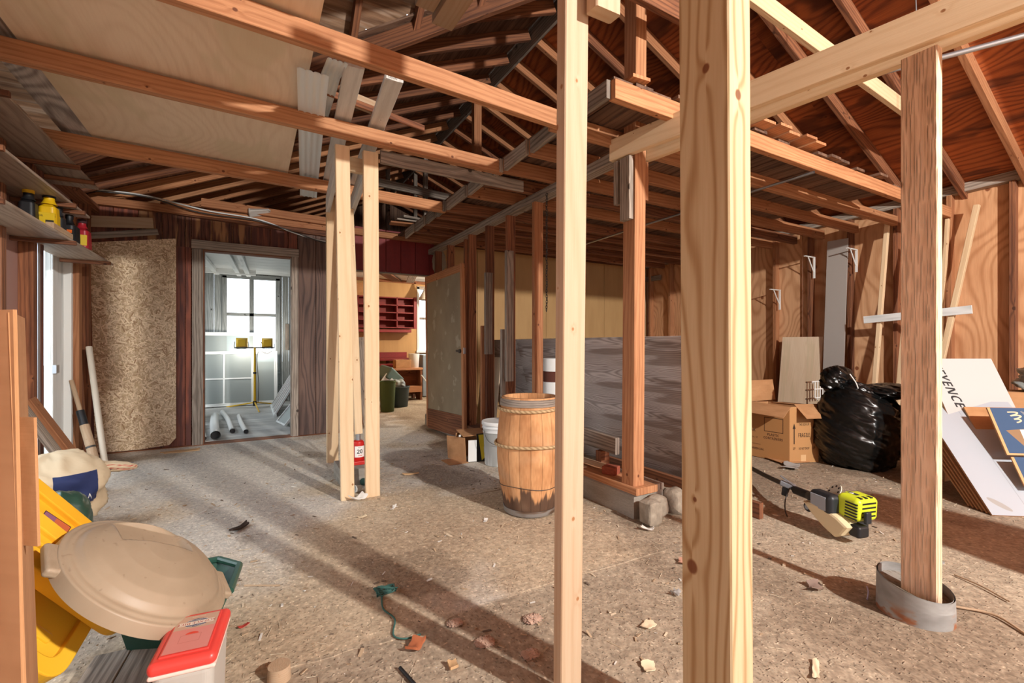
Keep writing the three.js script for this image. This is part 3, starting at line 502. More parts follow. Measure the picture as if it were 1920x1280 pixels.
{
  const p = thing('post', 'rough sawn brown post standing in a round concrete footing', 'post');
  beam(p, 'shaft', [2.346, 0.764, 0.05], [2.346, 0.764, 2.27], 0.053, 0.115, M.rough[0], { bevel: 0.003, seg: 1 });
  const f = thing('footing', 'round grey metal sleeve filled with dirt round the foot of the rough post', 'footing');
  const g = new THREE.CylinderGeometry(0.122, 0.125, 0.14, 40, 4, true), gi = new THREE.CylinderGeometry(0.117, 0.117, 0.06, 40, 1, true), top = new THREE.CylinderGeometry(0.119, 0.119, 0.02, 40, 1);
  const tilt = (q, k) => { const a = q.attributes.position; for (let i = 0; i < a.count; i++) if (a.getY(i) > 0) a.setY(i, a.getY(i) + a.getX(i) * 0.02 - a.getZ(i) * 0.22 * k); q.computeVertexNormals(); return q; };
  M.sleeve = mat({ map: texture(512, 128, (u, v) => mix3(mix3([178, 176, 172], [120, 116, 112], fbm(u, v, 8, 3, 4, 401)), [150, 92, 60], sst(0.55, 0.7, fbm(u, v, 9, 3, 4, 403)) * (1 - sst(0.2, 0.6, v)))), roughness: 0.6, metalness: 0.2 });
  add(f, 'sleeve', tilt(g, 1), M.sleeve, [2.36, 0.79, 0.06]); add(f, 'sleeve_rim', tilt(gi, 1), M.sleeve, [2.36, 0.79, 0.1]);
  add(f, 'soil_fill', tilt(top, 1), soil, [2.36, 0.79, 0.085]);
}
// the doubled header and the collar tie
beamThing('header_beam', 'new pale header beam on the near side of the posts, upper right', 'beam', [2.085, 2.29, 2.385], [2.51, -0.6, 2.33], 0.14, 0.038, M.pineLit[0]);
beamThing('header_beam', 'new pale header beam on the far side of the posts, seen below its twin', 'beam', [2.245, 2.24, 2.362], [2.62, -0.6, 2.36], 0.13, 0.038, M.pineLit[1]);
beamThing('collar_tie', 'new pine collar tie under the right roof slope behind the header beams', 'beam', [2.24, 1.69, 3.28], [5.3, 1.69, 3.085], 0.12, 0.04, M.pineLit[1]);
// shoring frame under the middle joists
beamThing('shoring_post', 'left pale shoring post with many nail holes standing before the jack', 'post', [0.604, 3.385, 0], [0.532, 3.17, 2.415], 0.09, 0.04, M.pineLit[0], { up: [1, 0, 0], group: 'shoring posts' });
beamThing('shoring_post', 'right pale shoring post with a dark knot near its foot', 'post', [0.775, 3.37, 0], [0.717, 3.18, 2.415], 0.1, 0.04, M.pineLit[0], { up: [1, 0, 0], group: 'shoring posts' });
beamThing('shoring_post', 'rear shoring post with a seam halfway up, left of the others', 'post', [0.675, 4.54, 0], [0.64, 4.32, 2.41], 0.1, 0.06, M.pineLit[1], { up: [1, 0, 0], group: 'shoring posts' });
beamThing('shoring_post', 'rear shoring post carried by the red jack', 'post', [0.775, 3.86, 0.37], [0.745, 4.08, 2.26], 0.06, 0.04, M.pineLit[0], { up: [1, 0, 0], group: 'shoring posts' });
beamThing('shoring_rail', 'grey-sided rail on top of the left shoring post running back to the rear joist', 'rail', [0.512, 3.21, 2.335], [0.6, 4.28, 2.335], 0.14, 0.035, M.paleBoard[0]);
beamThing('shoring_rail', 'grey-sided rail on top of the right shoring post running back to the rear joist', 'rail', [0.698, 3.21, 2.335], [0.8, 4.28, 2.335], 0.14, 0.035, M.paleBoard[0]);
beamThing('spacer_block', 'short pine block between the tops of the two front shoring posts', 'block', [0.565, 3.3, 2.35], [0.69, 3.3, 2.35], 0.1, 0.04, M.pineLit[0]);
// things laid across the joists
{
  const s = thing('plywood_sheet', 'pale thin plywood sheet lying across the ceiling joists', 'plywood');
  beam(s, 'sheet', [-0.34, 1.9, 2.54], [-0.33, 4.4, 2.54], 0.006, 1.22, M.luan[0], { bevel: 0 });
  beamThing('plywood_sheet', 'dark weathered sheet sticking out left of the pale plywood on the joists', 'plywood', [-0.46, 2.1, 2.55], [-0.48, 4.54, 2.55], 0.01, 1.25, M.grayPly[0], { bevel: 0 });
}
function sidingStrip(label, u0, v0, u1, v1, y0, sag, w) {
  // corrugated vinyl strip, sagging between the joists
  const n = 24, prof = [], m = 17; for (let i = 0; i < m; i++) { const t = i / (m - 1); prof.push([(t - 0.5) * w, 0.006 * Math.abs(Math.sin(t * Math.PI * 4)) ** 0.3 - 0.004]); }
  const pos = [], idx = [];
  for (const o of [0, 0.002]) for (let k = 0; k <= n; k++) { const t = k / n, U = u0 + (u1 - u0) * t, V = v0 + (v1 - v0) * t, y = y0 - sag * Math.sin(Math.PI * Math.min(1, t * 1.25)) * (1 - t) - (t < 0.25 ? (0.25 - t) * 0.25 : 0); for (const [a, b] of prof) pos.push(U + a, y + b + o, -V); }
  const one = (n + 1) * m;
  for (const o of [0, one]) for (let k = 0; k < n; k++) for (let i = 0; i < m - 1; i++) { const a = o + k * m + i, b = a + 1, c = a + m, d = c + 1; o ? idx.push(a, c, b, b, c, d) : idx.push(a, b, c, b, d, c); }
  const g = new THREE.BufferGeometry(); g.setAttribute('position', new THREE.Float32BufferAttribute(pos, 3)); g.setIndex(idx); g.computeVertexNormals();
  const t = add(scene, numbered('siding_strip'), g, M.vinyl); tag(t, label, 'siding');
}
sidingStrip('white corrugated vinyl strip lying over the joists right of the plywood sheet', 0.28, 2.5, 0.5, 4.85, 2.545, 0.04, 0.15);
sidingStrip('short grey-white vinyl strip behind the longer one on the joists', 0.385, 2.42, 0.4, 3.4, 2.59, 0.01, 0.1);
beamThing('loose_board', 'pale grey board lying over the joist right of the vinyl strip', 'board', [0.475, 2.46, 2.555], [0.62, 4.4, 2.545], 0.025, 0.1, M.paleBoard[0]);
{
  const b = thing('loose_board', 'pale grey board with a printed stamp on its end, lying over the joist', 'board');
  beam(b, 'board', [0.69, 2.49, 2.565], [0.84, 4.4, 2.54], 0.03, 0.1, M.paleBoard[0]);
  const t = printed(256, 64, (g, w, h) => { g.fillStyle = '#d8d4cc'; g.fillRect(0, 0, w, h); g.fillStyle = '#3a3630'; g.font = 'bold 44px sans-serif'; g.textAlign = 'center'; g.fillText('TIGUARD.', w / 2, 48); });
  const m = add(b, 'stamp', new THREE.PlaneGeometry(0.09, 0.024), mat({ map: t })); m.position.copy(W([0.69, 2.488, 2.563])); m.quaternion.copy(euler(0.0, 0.05, 0));
}
beamThing('loose_block', 'pale offcut lying behind the grey boards on the joist', 'block', [0.5, 2.96, 2.64], [0.8, 3.04, 2.64], 0.05, 0.09, pineB);
beamThing('lath', 'thin brown lath lying slantwise over the joist below the two grey boards', 'lath', [0.36, 2.88, 2.6], [1.05, 3.04, 2.6], 0.04, 0.016, M.darkFir[2]);
beamThing('loose_board', 'left of two pinkish board ends jutting from high above', 'board', [0.95, 2.74, 3.22], [0.99, 1.5, 3.22], 0.04, 0.12, pineB);
beamThing('loose_board', 'right of two pinkish board ends jutting from high above', 'board', [1.09, 2.8, 3.2], [1.14, 1.5, 3.22], 0.06, 0.14, pineB);
beamThing('roof_tie', 'old tie beam across the cross gable that carries loose boards overhead', 'beam', [-1.3, 1.9, 3.13], [2.4, 1.9, 3.13], 0.12, 0.045, M.darkFir[0]);
beamThing('wood_strip', 'lighter orange strip lying on top of the nearest ceiling joist', 'lath', [-0.3, 2.2, 2.585], [0.18, 2.22, 2.585], 0.045, 0.035, firC);
// posts and clutter in the dark attic behind
beamThing('attic_post', 'brown attic post under the ridge left of the loft', 'post', [2.42, 5.06, 2.56], [2.42, 5.06, 4.2], 0.1, 0.08, M.fir[1], { group: 'attic posts' });
for (const [u, v, l] of [[2.3, 6.6, 'grey attic post behind the brown one'], [2.0, 7.6, 'thin attic post far back, left of the grey one'], [1.5, 8.2, 'thin attic post farthest left in the dark attic'], [2.6, 8.0, 'thin attic post far back, right of the others']])
  beamThing('attic_post', l, 'post', [u, v, 2.58], [u, v, yL(Math.min(u, 2.45)) + 0.05], 0.06, 0.06, M.gray[1], { group: 'attic posts' });
beamThing('attic_tie', 'bent collar tie far back in the attic', 'beam', [0.6, 7.0, 3.3], [2.2, 7.0, 3.36], 0.09, 0.04, M.fir[1]);
beamThing('attic_tie', 'pale brown collar tie behind the rear joist in the attic', 'beam', [0.9, 5.9, 3.2], [2.4, 5.85, 3.12], 0.1, 0.04, M.gray[1]);
for (const [k, h, l] of [[0, 0.02, 'lowest board of the stack lying over the red siding'], [1, 0.02, 'middle board of the stack lying over the red siding'], [2, 0.03, 'grey-blue top board of the stack over the red siding']])
  beamThing('stacked_board', l, 'board', [1.5 + 0.07 * k, 5.6, 2.6 + 0.045 * k], [2.3, 5.5 + 0.1 * k, 2.6 + 0.045 * k], h, 0.14, [M.fir[1], M.gray[0], M.gray[1]][k], { group: 'boards stacked over the red siding' });
{ const t = add(scene, numbered('attic_pipe'), tube([[1.9, 6.3, 2.66], [2.1, 6.2, 2.74], [2.35, 6.1, 2.85], [2.7, 5.9, 2.9]], 0.012, 20, 6), M.steel); tag(t, 'thin pale metal pipe bending through the dark attic', 'pipe'); }
// rafters' feet over the back wall seen below the rear joist
for (let k = 0; k < 7; k++) { const v = 6.3 + k * 0.44; beamThing('attic_joist', `${['first', 'second', 'third', 'fourth', 'fifth', 'sixth', 'seventh'][k]} attic joist behind the back wall, counted from the wall`, 'joist', [-0.85, v, 2.64], [1.1, v, 2.64], 0.1, 0.04, M.fir, { group: 'attic joists behind the back wall' }); }
// pipes under the loft and the right roof
{ const t = add(scene, numbered('conduit'), tube([[3.78, 4.75, 2.405], [3.72, 3.3, 2.402], [3.685, 1.83, 2.4]], 0.011, 20, 8), M.steel); tag(t, 'straight grey conduit hung under the loft joists', 'pipe'); }
{
  const c = thing('conduit', 'bright steel conduit hung on straps below the right roof slope', 'pipe');
  add(c, 'pipe', tube([[3.3, 1.68, 2.84], [3.6, 1.2, 2.85], [4.1, 0.22, 2.87]], 0.016, 20, 10), M.steel);
  for (const [u, v] of [[3.6, 1.2], [4.02, 0.4]]) add(c, 'strap', tube([[u, v, 2.83], [u + 0.02, v, 3.0], [u + 0.02, v + 0.02, yRt(u + 0.02) - 0.02]], 0.004, 8, 5), M.steel);
}
{ // cables over the back wall
  const c = thing('cable_run', 'grey electric cables sagging along the top of the back wall', 'cable');
  add(c, 'cable', tube([[-1.35, 5.9, 2.62], [-0.95, 5.96, 2.64], [-0.4, 5.95, 2.56], [0.1, 5.96, 2.53], [0.5, 5.98, 2.42], [0.85, 6.0, 2.37], [1.1, 6.0, 2.4]], 0.008, 50, 7), M.vinyl);
  add(c, 'cable', tube([[-1.35, 5.88, 2.6], [-0.9, 5.95, 2.62], [-0.5, 5.94, 2.53], [0.1, 5.95, 2.51], [0.45, 5.97, 2.44], [0.8, 5.99, 2.355], [1.1, 6.0, 2.39]], 0.007, 50, 7), M.darkSteel);
}
{ const g = rbox(0.22, 0.06, 0.1, 0.02, 4), a = g.attributes.position; for (let i = 0; i < a.count; i++) a.setY(i, a.getY(i) * (1 + 0.8 * Math.sin(a.getX(i) * 40 + a.getZ(i) * 31)) + 0.02 * Math.sin(a.getX(i) * 23)); g.computeVertexNormals(); tag(add(scene, numbered('plastic_wrap'), g, flat(0xc9c4be, { roughness: 0.25 }), [0.1, 5.93, 2.62]), 'crumpled clear plastic lying on the cables over the door', 'plastic'); }

// ================================================================ THINGS IN THE MIDDLE AND ON THE RIGHT
// a sheet with thickness: corner o, edges a and b, all [U, V, y]
function sheet(parent, name, o, a, b, th, m, uvMode = 'unit') {
  const A = W(a), B = W(b), n = V3().crossVectors(A, B).normalize(), g = new THREE.BoxGeometry(A.length(), B.length(), th);
  if (uvMode === 'grain') { const uv = g.attributes.uv, p = g.attributes.position; for (let i = 0; i < uv.count; i++) uv.setXY(i, p.getX(i) / GL + 0.37, p.getY(i) / GW + 0.21); }
  if (uvMode === 'grainUp') { const uv = g.attributes.uv, p = g.attributes.position; for (let i = 0; i < uv.count; i++) uv.setXY(i, p.getY(i) / GL + 0.37, p.getX(i) / GW + 0.21); }
  const x = A.clone().normalize(), y = V3().crossVectors(n, x);
  const q = new THREE.Quaternion().setFromRotationMatrix(new THREE.Matrix4().makeBasis(x, y, n));
  return add(parent, name, g, m.length === 6 ? m : any(m), W(o).addScaledVector(A, 0.5).addScaledVector(B, 0.5), q);
}
const face = (m, front) => [m, m, m, m, front, m];
function blob(rx, ry, rz, fn, seg = 48, rings = 32, flatBottom = true) {
  const g = new THREE.SphereGeometry(1, seg, rings), p = g.attributes.position;
  for (let i = 0; i < p.count; i++) {
    const d = V3(p.getX(i), p.getY(i), p.getZ(i)), k = fn ? fn(d) : 1;
    let y = d.y * ry * k; if (flatBottom && d.y < 0) y = Math.max(y, -ry * 0.8);
    const box = Math.pow(Math.max(Math.abs(d.x), Math.abs(d.z), 0.2), -0.25);
    p.setXYZ(i, d.x * rx * k * box, y, d.z * rz * k * box);
  }
  g.computeVertexNormals(); return g;
}
const ridged = (x, y, z, s) => { let t = 0, a = 1; for (let i = 0; i < 4; i++) { t += a * (1 - Math.abs(2 * noise(x * s + i * 7.3, y * s + z * s * 0.7 + i * 3.1, 911, 907, 31 + i) - 1)); a *= 0.5; s *= 2.1; } return t / 1.9; };

// ---------------------------------------------------------------- barrel
{
  const b = thing('barrel', 'old wooden stave barrel tied with rope, right of the white bucket', 'barrel');
  const C = [1.62, 2.57], Hh = 0.75, prof = (t) => 0.165 + 0.022 * t + 0.042 * Math.sin(Math.PI * Math.min(1, t * 1.02));
  const stave = texture(512, 512, (u, v) => {           // u up the stave, v round the barrel
    const s = Math.floor(v * 18), n = noise(u * 20, v * 160, 20, 160, 501), f = fbm(u, v, 6, 18, 4, 503);
    let c = mix3([216, 162, 112], [168, 114, 70], clamp(f * 1.1 - 0.1 + (n - 0.5) * 0.4 + (hash(s, 3, 9) - 0.5) * 0.35));
    const edge = 0.1 + 0.16 * noise(v * 60, 3.3, 60, 8, 505) * hash(s, 5, 2) + 0.05 * noise(v * 180, 1.7, 180, 5, 507);
    c = mix3(c, [64, 46, 36], (1 - sst(edge - 0.03, edge + 0.015, u)) * 0.8);
    return mix3(c, [196, 164, 132], sst(0.5, 0.7, fbm(u, v, 3, 4, 3, 509)) * 0.5);
  });
  const sm = mat({ map: stave, bumpMap: stave, bumpScale: 0.002 });
  const nst = 18;
  for (let s = 0; s < nst; s++) {
    const pos = [], uv = [], idx = [], na = 3, nt = 12, a0 = ((s + 0.012) / nst) * 2 * Math.PI, a1 = ((s + 0.988) / nst) * 2 * Math.PI;
    for (const th of [0, 0.018]) for (let j = 0; j <= nt; j++) for (let i = 0; i <= na; i++) {
      const t = j / nt, a = a0 + ((a1 - a0) * i) / na, r = prof(t) - th + (th ? 0 : -0.0018 * (i === 0 || i === na)); pos.push(r * Math.cos(a), t * Hh, -r * Math.sin(a)); uv.push(t, (s + i / na) / nst);
    }
    const w = na + 1, lay = (nt + 1) * w, q = (a, b2, c, d) => idx.push(a, b2, c, b2, d, c);
    for (let j = 0; j < nt; j++) for (let i = 0; i < na; i++) { const a = j * w + i; q(a, a + 1, a + w, a + w + 1); q(lay + a + 1, lay + a, lay + a + w + 1, lay + a + w); }
    for (let i = 0; i < na; i++) { const a = nt * w + i; q(a, a + 1, lay + a, lay + a + 1); }
    const g = new THREE.BufferGeometry(); g.setAttribute('position', new THREE.Float32BufferAttribute(pos, 3)); g.setAttribute('uv', new THREE.Float32BufferAttribute(uv, 2)); g.setIndex(idx); g.computeVertexNormals();
    add(b, 'stave', g, sm, [C[0], C[1], 0.01]);
  }
  add(b, 'barrel_bottom', new THREE.CylinderGeometry(0.155, 0.155, 0.02, 32), M.darkFir[0], [C[0], C[1], 0.06]);
  const hoop = (y, h, o, m, name) => { const r0 = prof(y / Hh) + o, r1 = prof((y + h) / Hh) + o; add(b, name, lathe([[r0 - 0.006, y], [r0, y], [r1, y + h], [r1 - 0.006, y + h], [r0 - 0.006, y]], 48), m, [C[0], C[1], 0.01]); };
  hoop(0.0, 0.035, 0.006, mat({ map: texture(128, 64, (u, v) => mix3([150, 146, 142], [104, 78, 60], sst(0.45, 0.7, fbm(u, v, 8, 3, 3, 511)))), roughness: 0.5, metalness: 0.4 }), 'metal_hoop'); hoop(0.695, 0.045, 0.008, M.gray[1], 'wooden_hoop');
  const ropeM = mat({ map: texture(256, 64, (u, v) => mix3([206, 178, 136], [138, 108, 74], Math.pow(0.5 + 0.5 * Math.sin((u * 40 + v * 2) * 6.2832), 2) * 0.7 + noise(u * 60, v * 20, 60, 20, 3) * 0.3)), roughness: 0.95 });
  for (const y of [0.672, 0.445]) {
    const pts = []; for (let i = 0; i < 120; i++) { const a = (i / 120) * 2 * Math.PI, r = prof(y / Hh) + 0.01 + 0.0014 * Math.sin(a * 60); pts.push(V3(r * Math.cos(a), 0.004 * Math.sin(a * 2 + y * 9), r * Math.sin(a))); }
    add(b, 'rope', tube(pts, 0.0105, 240, 8, true), ropeM, [C[0], C[1], y + 0.01]);
  }
  add(b, 'wire', tube(Array.from({ length: 60 }, (_, i) => { const a = (i / 60) * 2 * Math.PI, y = 0.185 + 0.008 * Math.sin(a * 3); return V3((prof(y / Hh) + 0.003) * Math.cos(a), y + 0.01, (prof(y / Hh) + 0.003) * Math.sin(a)); }), 0.0022, 120, 5, true), M.darkSteel, [C[0], C[1], 0]);
}
// ---------------------------------------------------------------- bucket
{
  const b = thing('bucket', 'white plastic bucket with a lid standing between the barrel and the cardboard carton', 'bucket');
  const C = [2.0, 3.7], bm = mat({ map: texture(256, 256, (u, v) => mix3([226, 228, 226], [150, 150, 146], sst(0.5, 0.75, fbm(u, v, 8, 6, 4, 521)) * (1 - sst(0.15, 0.7, v)) * 0.9)), roughness: 0.45 });
  add(b, 'body', lathe([[0, 0], [0.128, 0], [0.133, 0.01], [0.146, 0.3], [0.152, 0.3], [0.152, 0.312], [0.147, 0.316], [0.153, 0.34], [0.158, 0.34], [0.158, 0.352], [0.15, 0.356], [0.15, 0.385]], 48), bm, [C[0], C[1], 0]);
  add(b, 'lid', lathe([[0, 0.395], [0.14, 0.395], [0.146, 0.402], [0.158, 0.402], [0.162, 0.395], [0.162, 0.37], [0.157, 0.37]], 48), M.white, [C[0], C[1], 0]);
  add(b, 'handle', tube([[C[0] - 0.16, C[1], 0.33], [C[0] - 0.15, C[1] - 0.07, 0.24], [C[0] - 0.07, C[1] - 0.155, 0.2], [C[0] + 0.07, C[1] - 0.155, 0.22], [C[0] + 0.16, C[1], 0.33]], 0.0025, 40, 6), M.darkSteel);
}
// ---------------------------------------------------------------- opened carton beside the bucket
{
  const b = thing('carton', 'small opened cardboard carton with yellow print lying beside the white bucket', 'box');
  const yel = mat({ map: printed(256, 256, (g, w, h) => {
    g.fillStyle = '#1a1a18'; g.fillRect(0, 0, w, h); g.fillStyle = '#d2b92c'; g.beginPath(); g.moveTo(26, 10); g.lineTo(240, 10); g.lineTo(236, 130); g.lineTo(60, 246); g.fill();
    g.strokeStyle = '#6a5c10'; for (let i = 0; i < 12; i++) { g.beginPath(); g.moveTo(26 + i * 14, 12); g.lineTo(40 + i * 14, 120); g.stroke(); }
    g.fillStyle = '#c9c6bb'; g.fillRect(90, 120, 70, 56); g.fillStyle = '#222'; g.fillRect(96, 128, 3, 40); for (let i = 0; i < 14; i++) g.fillRect(100 + i * 4, 128, i % 3 ? 1 : 2.4, 40); g.font = 'bold 40px sans-serif'; g.fillText('12', 176, 70);
  }) });
  const O = [1.76, 3.98, 0];
  sheet(b, 'side', [1.84, 3.86, 0], [0.2, -0.02, 0], [0.02, 0.02, 0.26], 0.006, face(M.card, yel)); sheet(b, 'top', [1.68, 3.92, 0.245], [0.24, -0.03, 0.0], [0.12, 0.2, 0.02], 0.006, M.card);
  sheet(b, 'end_flap', [1.66, 4.1, 0.01], [0.1, -0.2, 0], [-0.02, 0.0, 0.22], 0.005, M.card); sheet(b, 'white_flap', [1.77, 3.87, 0.01], [0.075, -0.02, 0], [-0.01, 0, 0.2], 0.006, M.white);
  sheet(b, 'bottom_flap', [1.6, 3.86, 0.008], [0.19, 0.0, 0], [-0.06, 0.2, 0.0], 0.005, M.card); sheet(b, 'back', [1.82, 4.14, 0], [0.22, -0.03, 0], [0, 0, 0.26], 0.006, M.card); sheet(b, 'inner_side', [1.72, 4.06, 0.0], [0.12, 0.08, 0], [0, 0, 0.25], 0.005, M.card);
  add(b, 'plastic_tip', rbox(0.02, 0.02, 0.012, 0.004), M.white, [1.7, 3.92, 0.25]);
}
// ---------------------------------------------------------------- door leaf leaning by the opening
{
  const d = thing('door_leaf', 'tan panelled door leaf standing open against the stud partition', 'door');
  const o = new THREE.Group(); // built in a flat frame: x along the leaf, y up, then placed
  const Lw = 1.06, Lh = 1.97, put = (name, x0, x1, y0, y1, z0, z1, m) => { const g = bar(Math.max(x1 - x0, y1 - y0), Math.min(x1 - x0, y1 - y0), z1 - z0, 0.003), up = y1 - y0 > x1 - x0; const me = add(d, name, g, any(m), V3((x0 + x1) / 2, (y0 + y1) / 2, (z0 + z1) / 2)); if (up) me.rotation.z = Math.PI / 2; return me; };
  const doorPanel = mat({ map: texture(256, 512, (u, v) => mix3(mix3([158, 144, 118], [128, 114, 92], fbm(u, v, 5, 7, 4, 541)), [190, 180, 158], sst(0.68, 0.76, fbm(u, v, 9, 12, 4, 543)) * 0.5)), roughness: 0.6 });
  const edge = M.fir[2];
  put('stile', 0, 0.035, 0.02, Lh, -0.02, 0.02, edge); put('stile', Lw - 0.05, Lw, 0, Lh, -0.02, 0.02, edge); put('rail', 0.035, Lw - 0.05, Lh - 0.09, Lh, -0.02, 0.02, edge);
  const pn = add(d, 'panel', new THREE.BoxGeometry(Lw - 0.085, Lh - 0.34, 0.016), doorPanel, V3((Lw - 0.015) / 2, (Lh + 0.16) / 2, 0));
  put('kick_rail', 0.035, Lw - 0.05, 0.0, 0.25, -0.02, 0.02, M.darkFir[0]);
  const h = add(d, 'handle', new THREE.CylinderGeometry(0.012, 0.012, 0.09, 12), M.darkSteel, V3(Lw - 0.09, 0.98, 0.03)); h.rotation.z = 1.5;
  add(h, 'rose', new THREE.CylinderGeometry(0.022, 0.022, 0.02, 16), M.darkSteel, V3(0, -0.03, 0)).rotation.x = Math.PI / 2;
  add(d, 'latch', rbox(0.012, 0.07, 0.03, 0.004), M.steel, V3(Lw + 0.005, 0.98, 0));
  d.quaternion.copy(new THREE.Quaternion().setFromRotationMatrix(new THREE.Matrix4().makeBasis(W([0.06, -0.998, 0]).normalize(), V3(0, 1, 0), V3().crossVectors(W([0.06, -0.998, 0]).normalize(), V3(0, 1, 0)))).multiply(euler(0, 0, 0.03)));
  d.position.copy(W([2.03, 5.72, 0.02]));
}
// ---------------------------------------------------------------- chain
{
  const c = thing('chain', 'rusty chain hanging from the top plate by the thin post', 'chain');
  const link = new THREE.TorusGeometry(0.011, 0.0028, 6, 12); link.scale(0.75, 1.35, 1);
  for (let i = 0; i < 44; i++) { const m = add(c, 'link', link, M.darkSteel, [2.14 + 0.002 * Math.sin(i), 3.13, 2.345 - i * 0.0222]); m.rotation.y = i % 2 ? 0.5 : 0.5 + Math.PI / 2; }
}
// ---------------------------------------------------------------- insulation by the red wall
{ const g = blob(0.09, 0.14, 0.07, (d) => 0.75 + 0.5 * ridged(d.x, d.y, d.z, 3), 40, 30, false); tag(add(scene, numbered('insulation_tuft'), g, flat(0x9a8f7c, { roughness: 1 }), [2.27, 5.94, 2.24]), 'torn tuft of grey insulation hanging beside the red siding', 'insulation'); }
// ---------------------------------------------------------------- weathered sheets leaning behind the partition
{
  const s = thing('plywood_sheet', 'big weathered grey plywood sheet leaning on edge behind the old post', 'plywood');
  sheet(s, 'sheet', [2.92, 1.95, 0.0], [0, 2.44, 0], [-0.33, 0, 1.16], 0.012, M.grayPly[0], 'grain');
  const t = thing('plywood_sheet', 'second grey plywood sheet leaning behind the studs left of the big one', 'plywood'); sheet(t, 'sheet', [2.98, 3.75, 0.0], [0, 1.6, 0], [-0.33, 0, 1.16], 0.012, M.grayPly[0], 'grain');
  beamThing('plank', 'dark brown plank lying on the ground below the grey plywood sheet', 'plank', [2.8, 1.7, 0.05], [2.8, 3.1, 0.05], 0.1, 0.04, M.darkFir[0]);
  const u = thing('plywood_offcut', 'tan plywood offcut standing behind the studs beside the door leaf', 'plywood'); sheet(u, 'sheet', [2.5, 4.75, 0], [0.0, 0.5, 0], [0.1, 0, 0.95], 0.012, M.luan[0], 'grainUp');
}
{ // striped paper drum behind the barrel
  const d = thing('drum', 'white and brown striped drum partly hidden behind the barrel', 'drum');
  for (const [y0, y1, m] of [[0, 0.3, M.white], [0.3, 0.5, flat(0x5a2f22)], [0.5, 0.75, M.white], [0.75, 0.85, flat(0x5a2f22)], [0.85, 0.97, M.white]]) add(d, 'band', new THREE.CylinderGeometry(0.11, 0.11, y1 - y0, 32), m, [2.52, 3.55, (y0 + y1) / 2]);
}
// ---------------------------------------------------------------- rubble on and round the curb
const rockTex = texture(256, 256, (u, v) => mix3([176, 164, 146], [122, 110, 96], fbm(u, v, 6, 6, 5, 561)));
const rockM = mat({ map: rockTex, bumpMap: rockTex, bumpScale: 0.006, roughness: 0.95 });
function rock(name, label, p, r, sd, cut = 0) {
  const g = new THREE.IcosahedronGeometry(1, 5), a = g.attributes.position;
  for (let i = 0; i < a.count; i++) { const d = V3(a.getX(i), a.getY(i), a.getZ(i)); let k = 0.8 + 0.35 * noise(d.x * 1.6 + 9 + sd, d.y * 1.6 + d.z * 1.3 + 9, 97, 97, sd) + 0.05 * noise(d.x * 9 + 20, d.y * 9 + d.z * 7 + 20, 97, 97, sd + 1); if (cut) { const m = Math.max(Math.abs(d.x), Math.abs(d.y), Math.abs(d.z)); k = k * (1 - cut) + (cut * 0.85) / m; } a.setXYZ(i, d.x * r[0] * k, d.y * r[2] * k, d.z * r[1] * k); }
  g.computeVertexNormals();
  const uv = g.attributes.uv; for (let i = 0; i < uv.count; i++) uv.setXY(i, uv.getX(i) * 2, uv.getY(i));
  return tag(add(scene, numbered(name), g, rockM, p), label, 'stone');
}
rock('stone', 'square broken stone leaning against the end of the concrete curb', [2.13, 1.99, 0.075], [0.07, 0.06, 0.085], 5, 0.6);
rock('stone', 'round field stone on the ground right of the curb end', [2.42, 2.06, 0.075], [0.075, 0.085, 0.09], 8);
rock('stone', 'pale rough stone under the corner of the wooden plate', [2.24, 2.04, 0.08], [0.09, 0.05, 0.075], 12, 0.3);
{ const b = thing('brick', 'red brick lying on the wooden plate beside the old post', 'brick'); const m = add(b, 'brick_body', rbox(0.09, 0.055, 0.1, 0.006), mat({ map: texture(128, 128, (u, v) => mix3([176, 92, 66], [120, 60, 44], fbm(u, v, 6, 6, 4, 571))), roughness: 0.95 }), [2.2, 2.42, 0.2225]); m.rotation.y = 0.4; }
beamThing('lumber_scrap', 'pale weathered board lying on edge on the curb behind the thin post', 'board', [2.26, 2.42, 0.38], [2.3, 3.1, 0.39], 0.12, 0.035, M.gray[0], { group: 'lumber on the curb' });
beamThing('lumber_scrap', 'narrow yellowish strip lying on the curb below the weathered board', 'lath', [2.2, 2.46, 0.232], [2.19, 3.2, 0.222], 0.03, 0.035, M.pine[1], { group: 'lumber on the curb' });
beamThing('lumber_scrap', 'light thin strip lying flat along the edge of the curb', 'lath', [2.13, 2.62, 0.203], [2.14, 3.3, 0.202], 0.012, 0.035, M.pine[0], { group: 'lumber on the curb' });
beamThing('lumber_scrap', 'brown support block under the weathered board on the curb', 'block', [2.24, 2.6, 0.255], [2.32, 2.6, 0.255], 0.12, 0.06, M.darkFir[0]);
add(thing('offcut', 'tiny tan offcut on the ground beside the round stone', 'block'), 'block', bar(0.06, 0.05, 0.03), pineB, [2.5, 2.17, 0.025]);

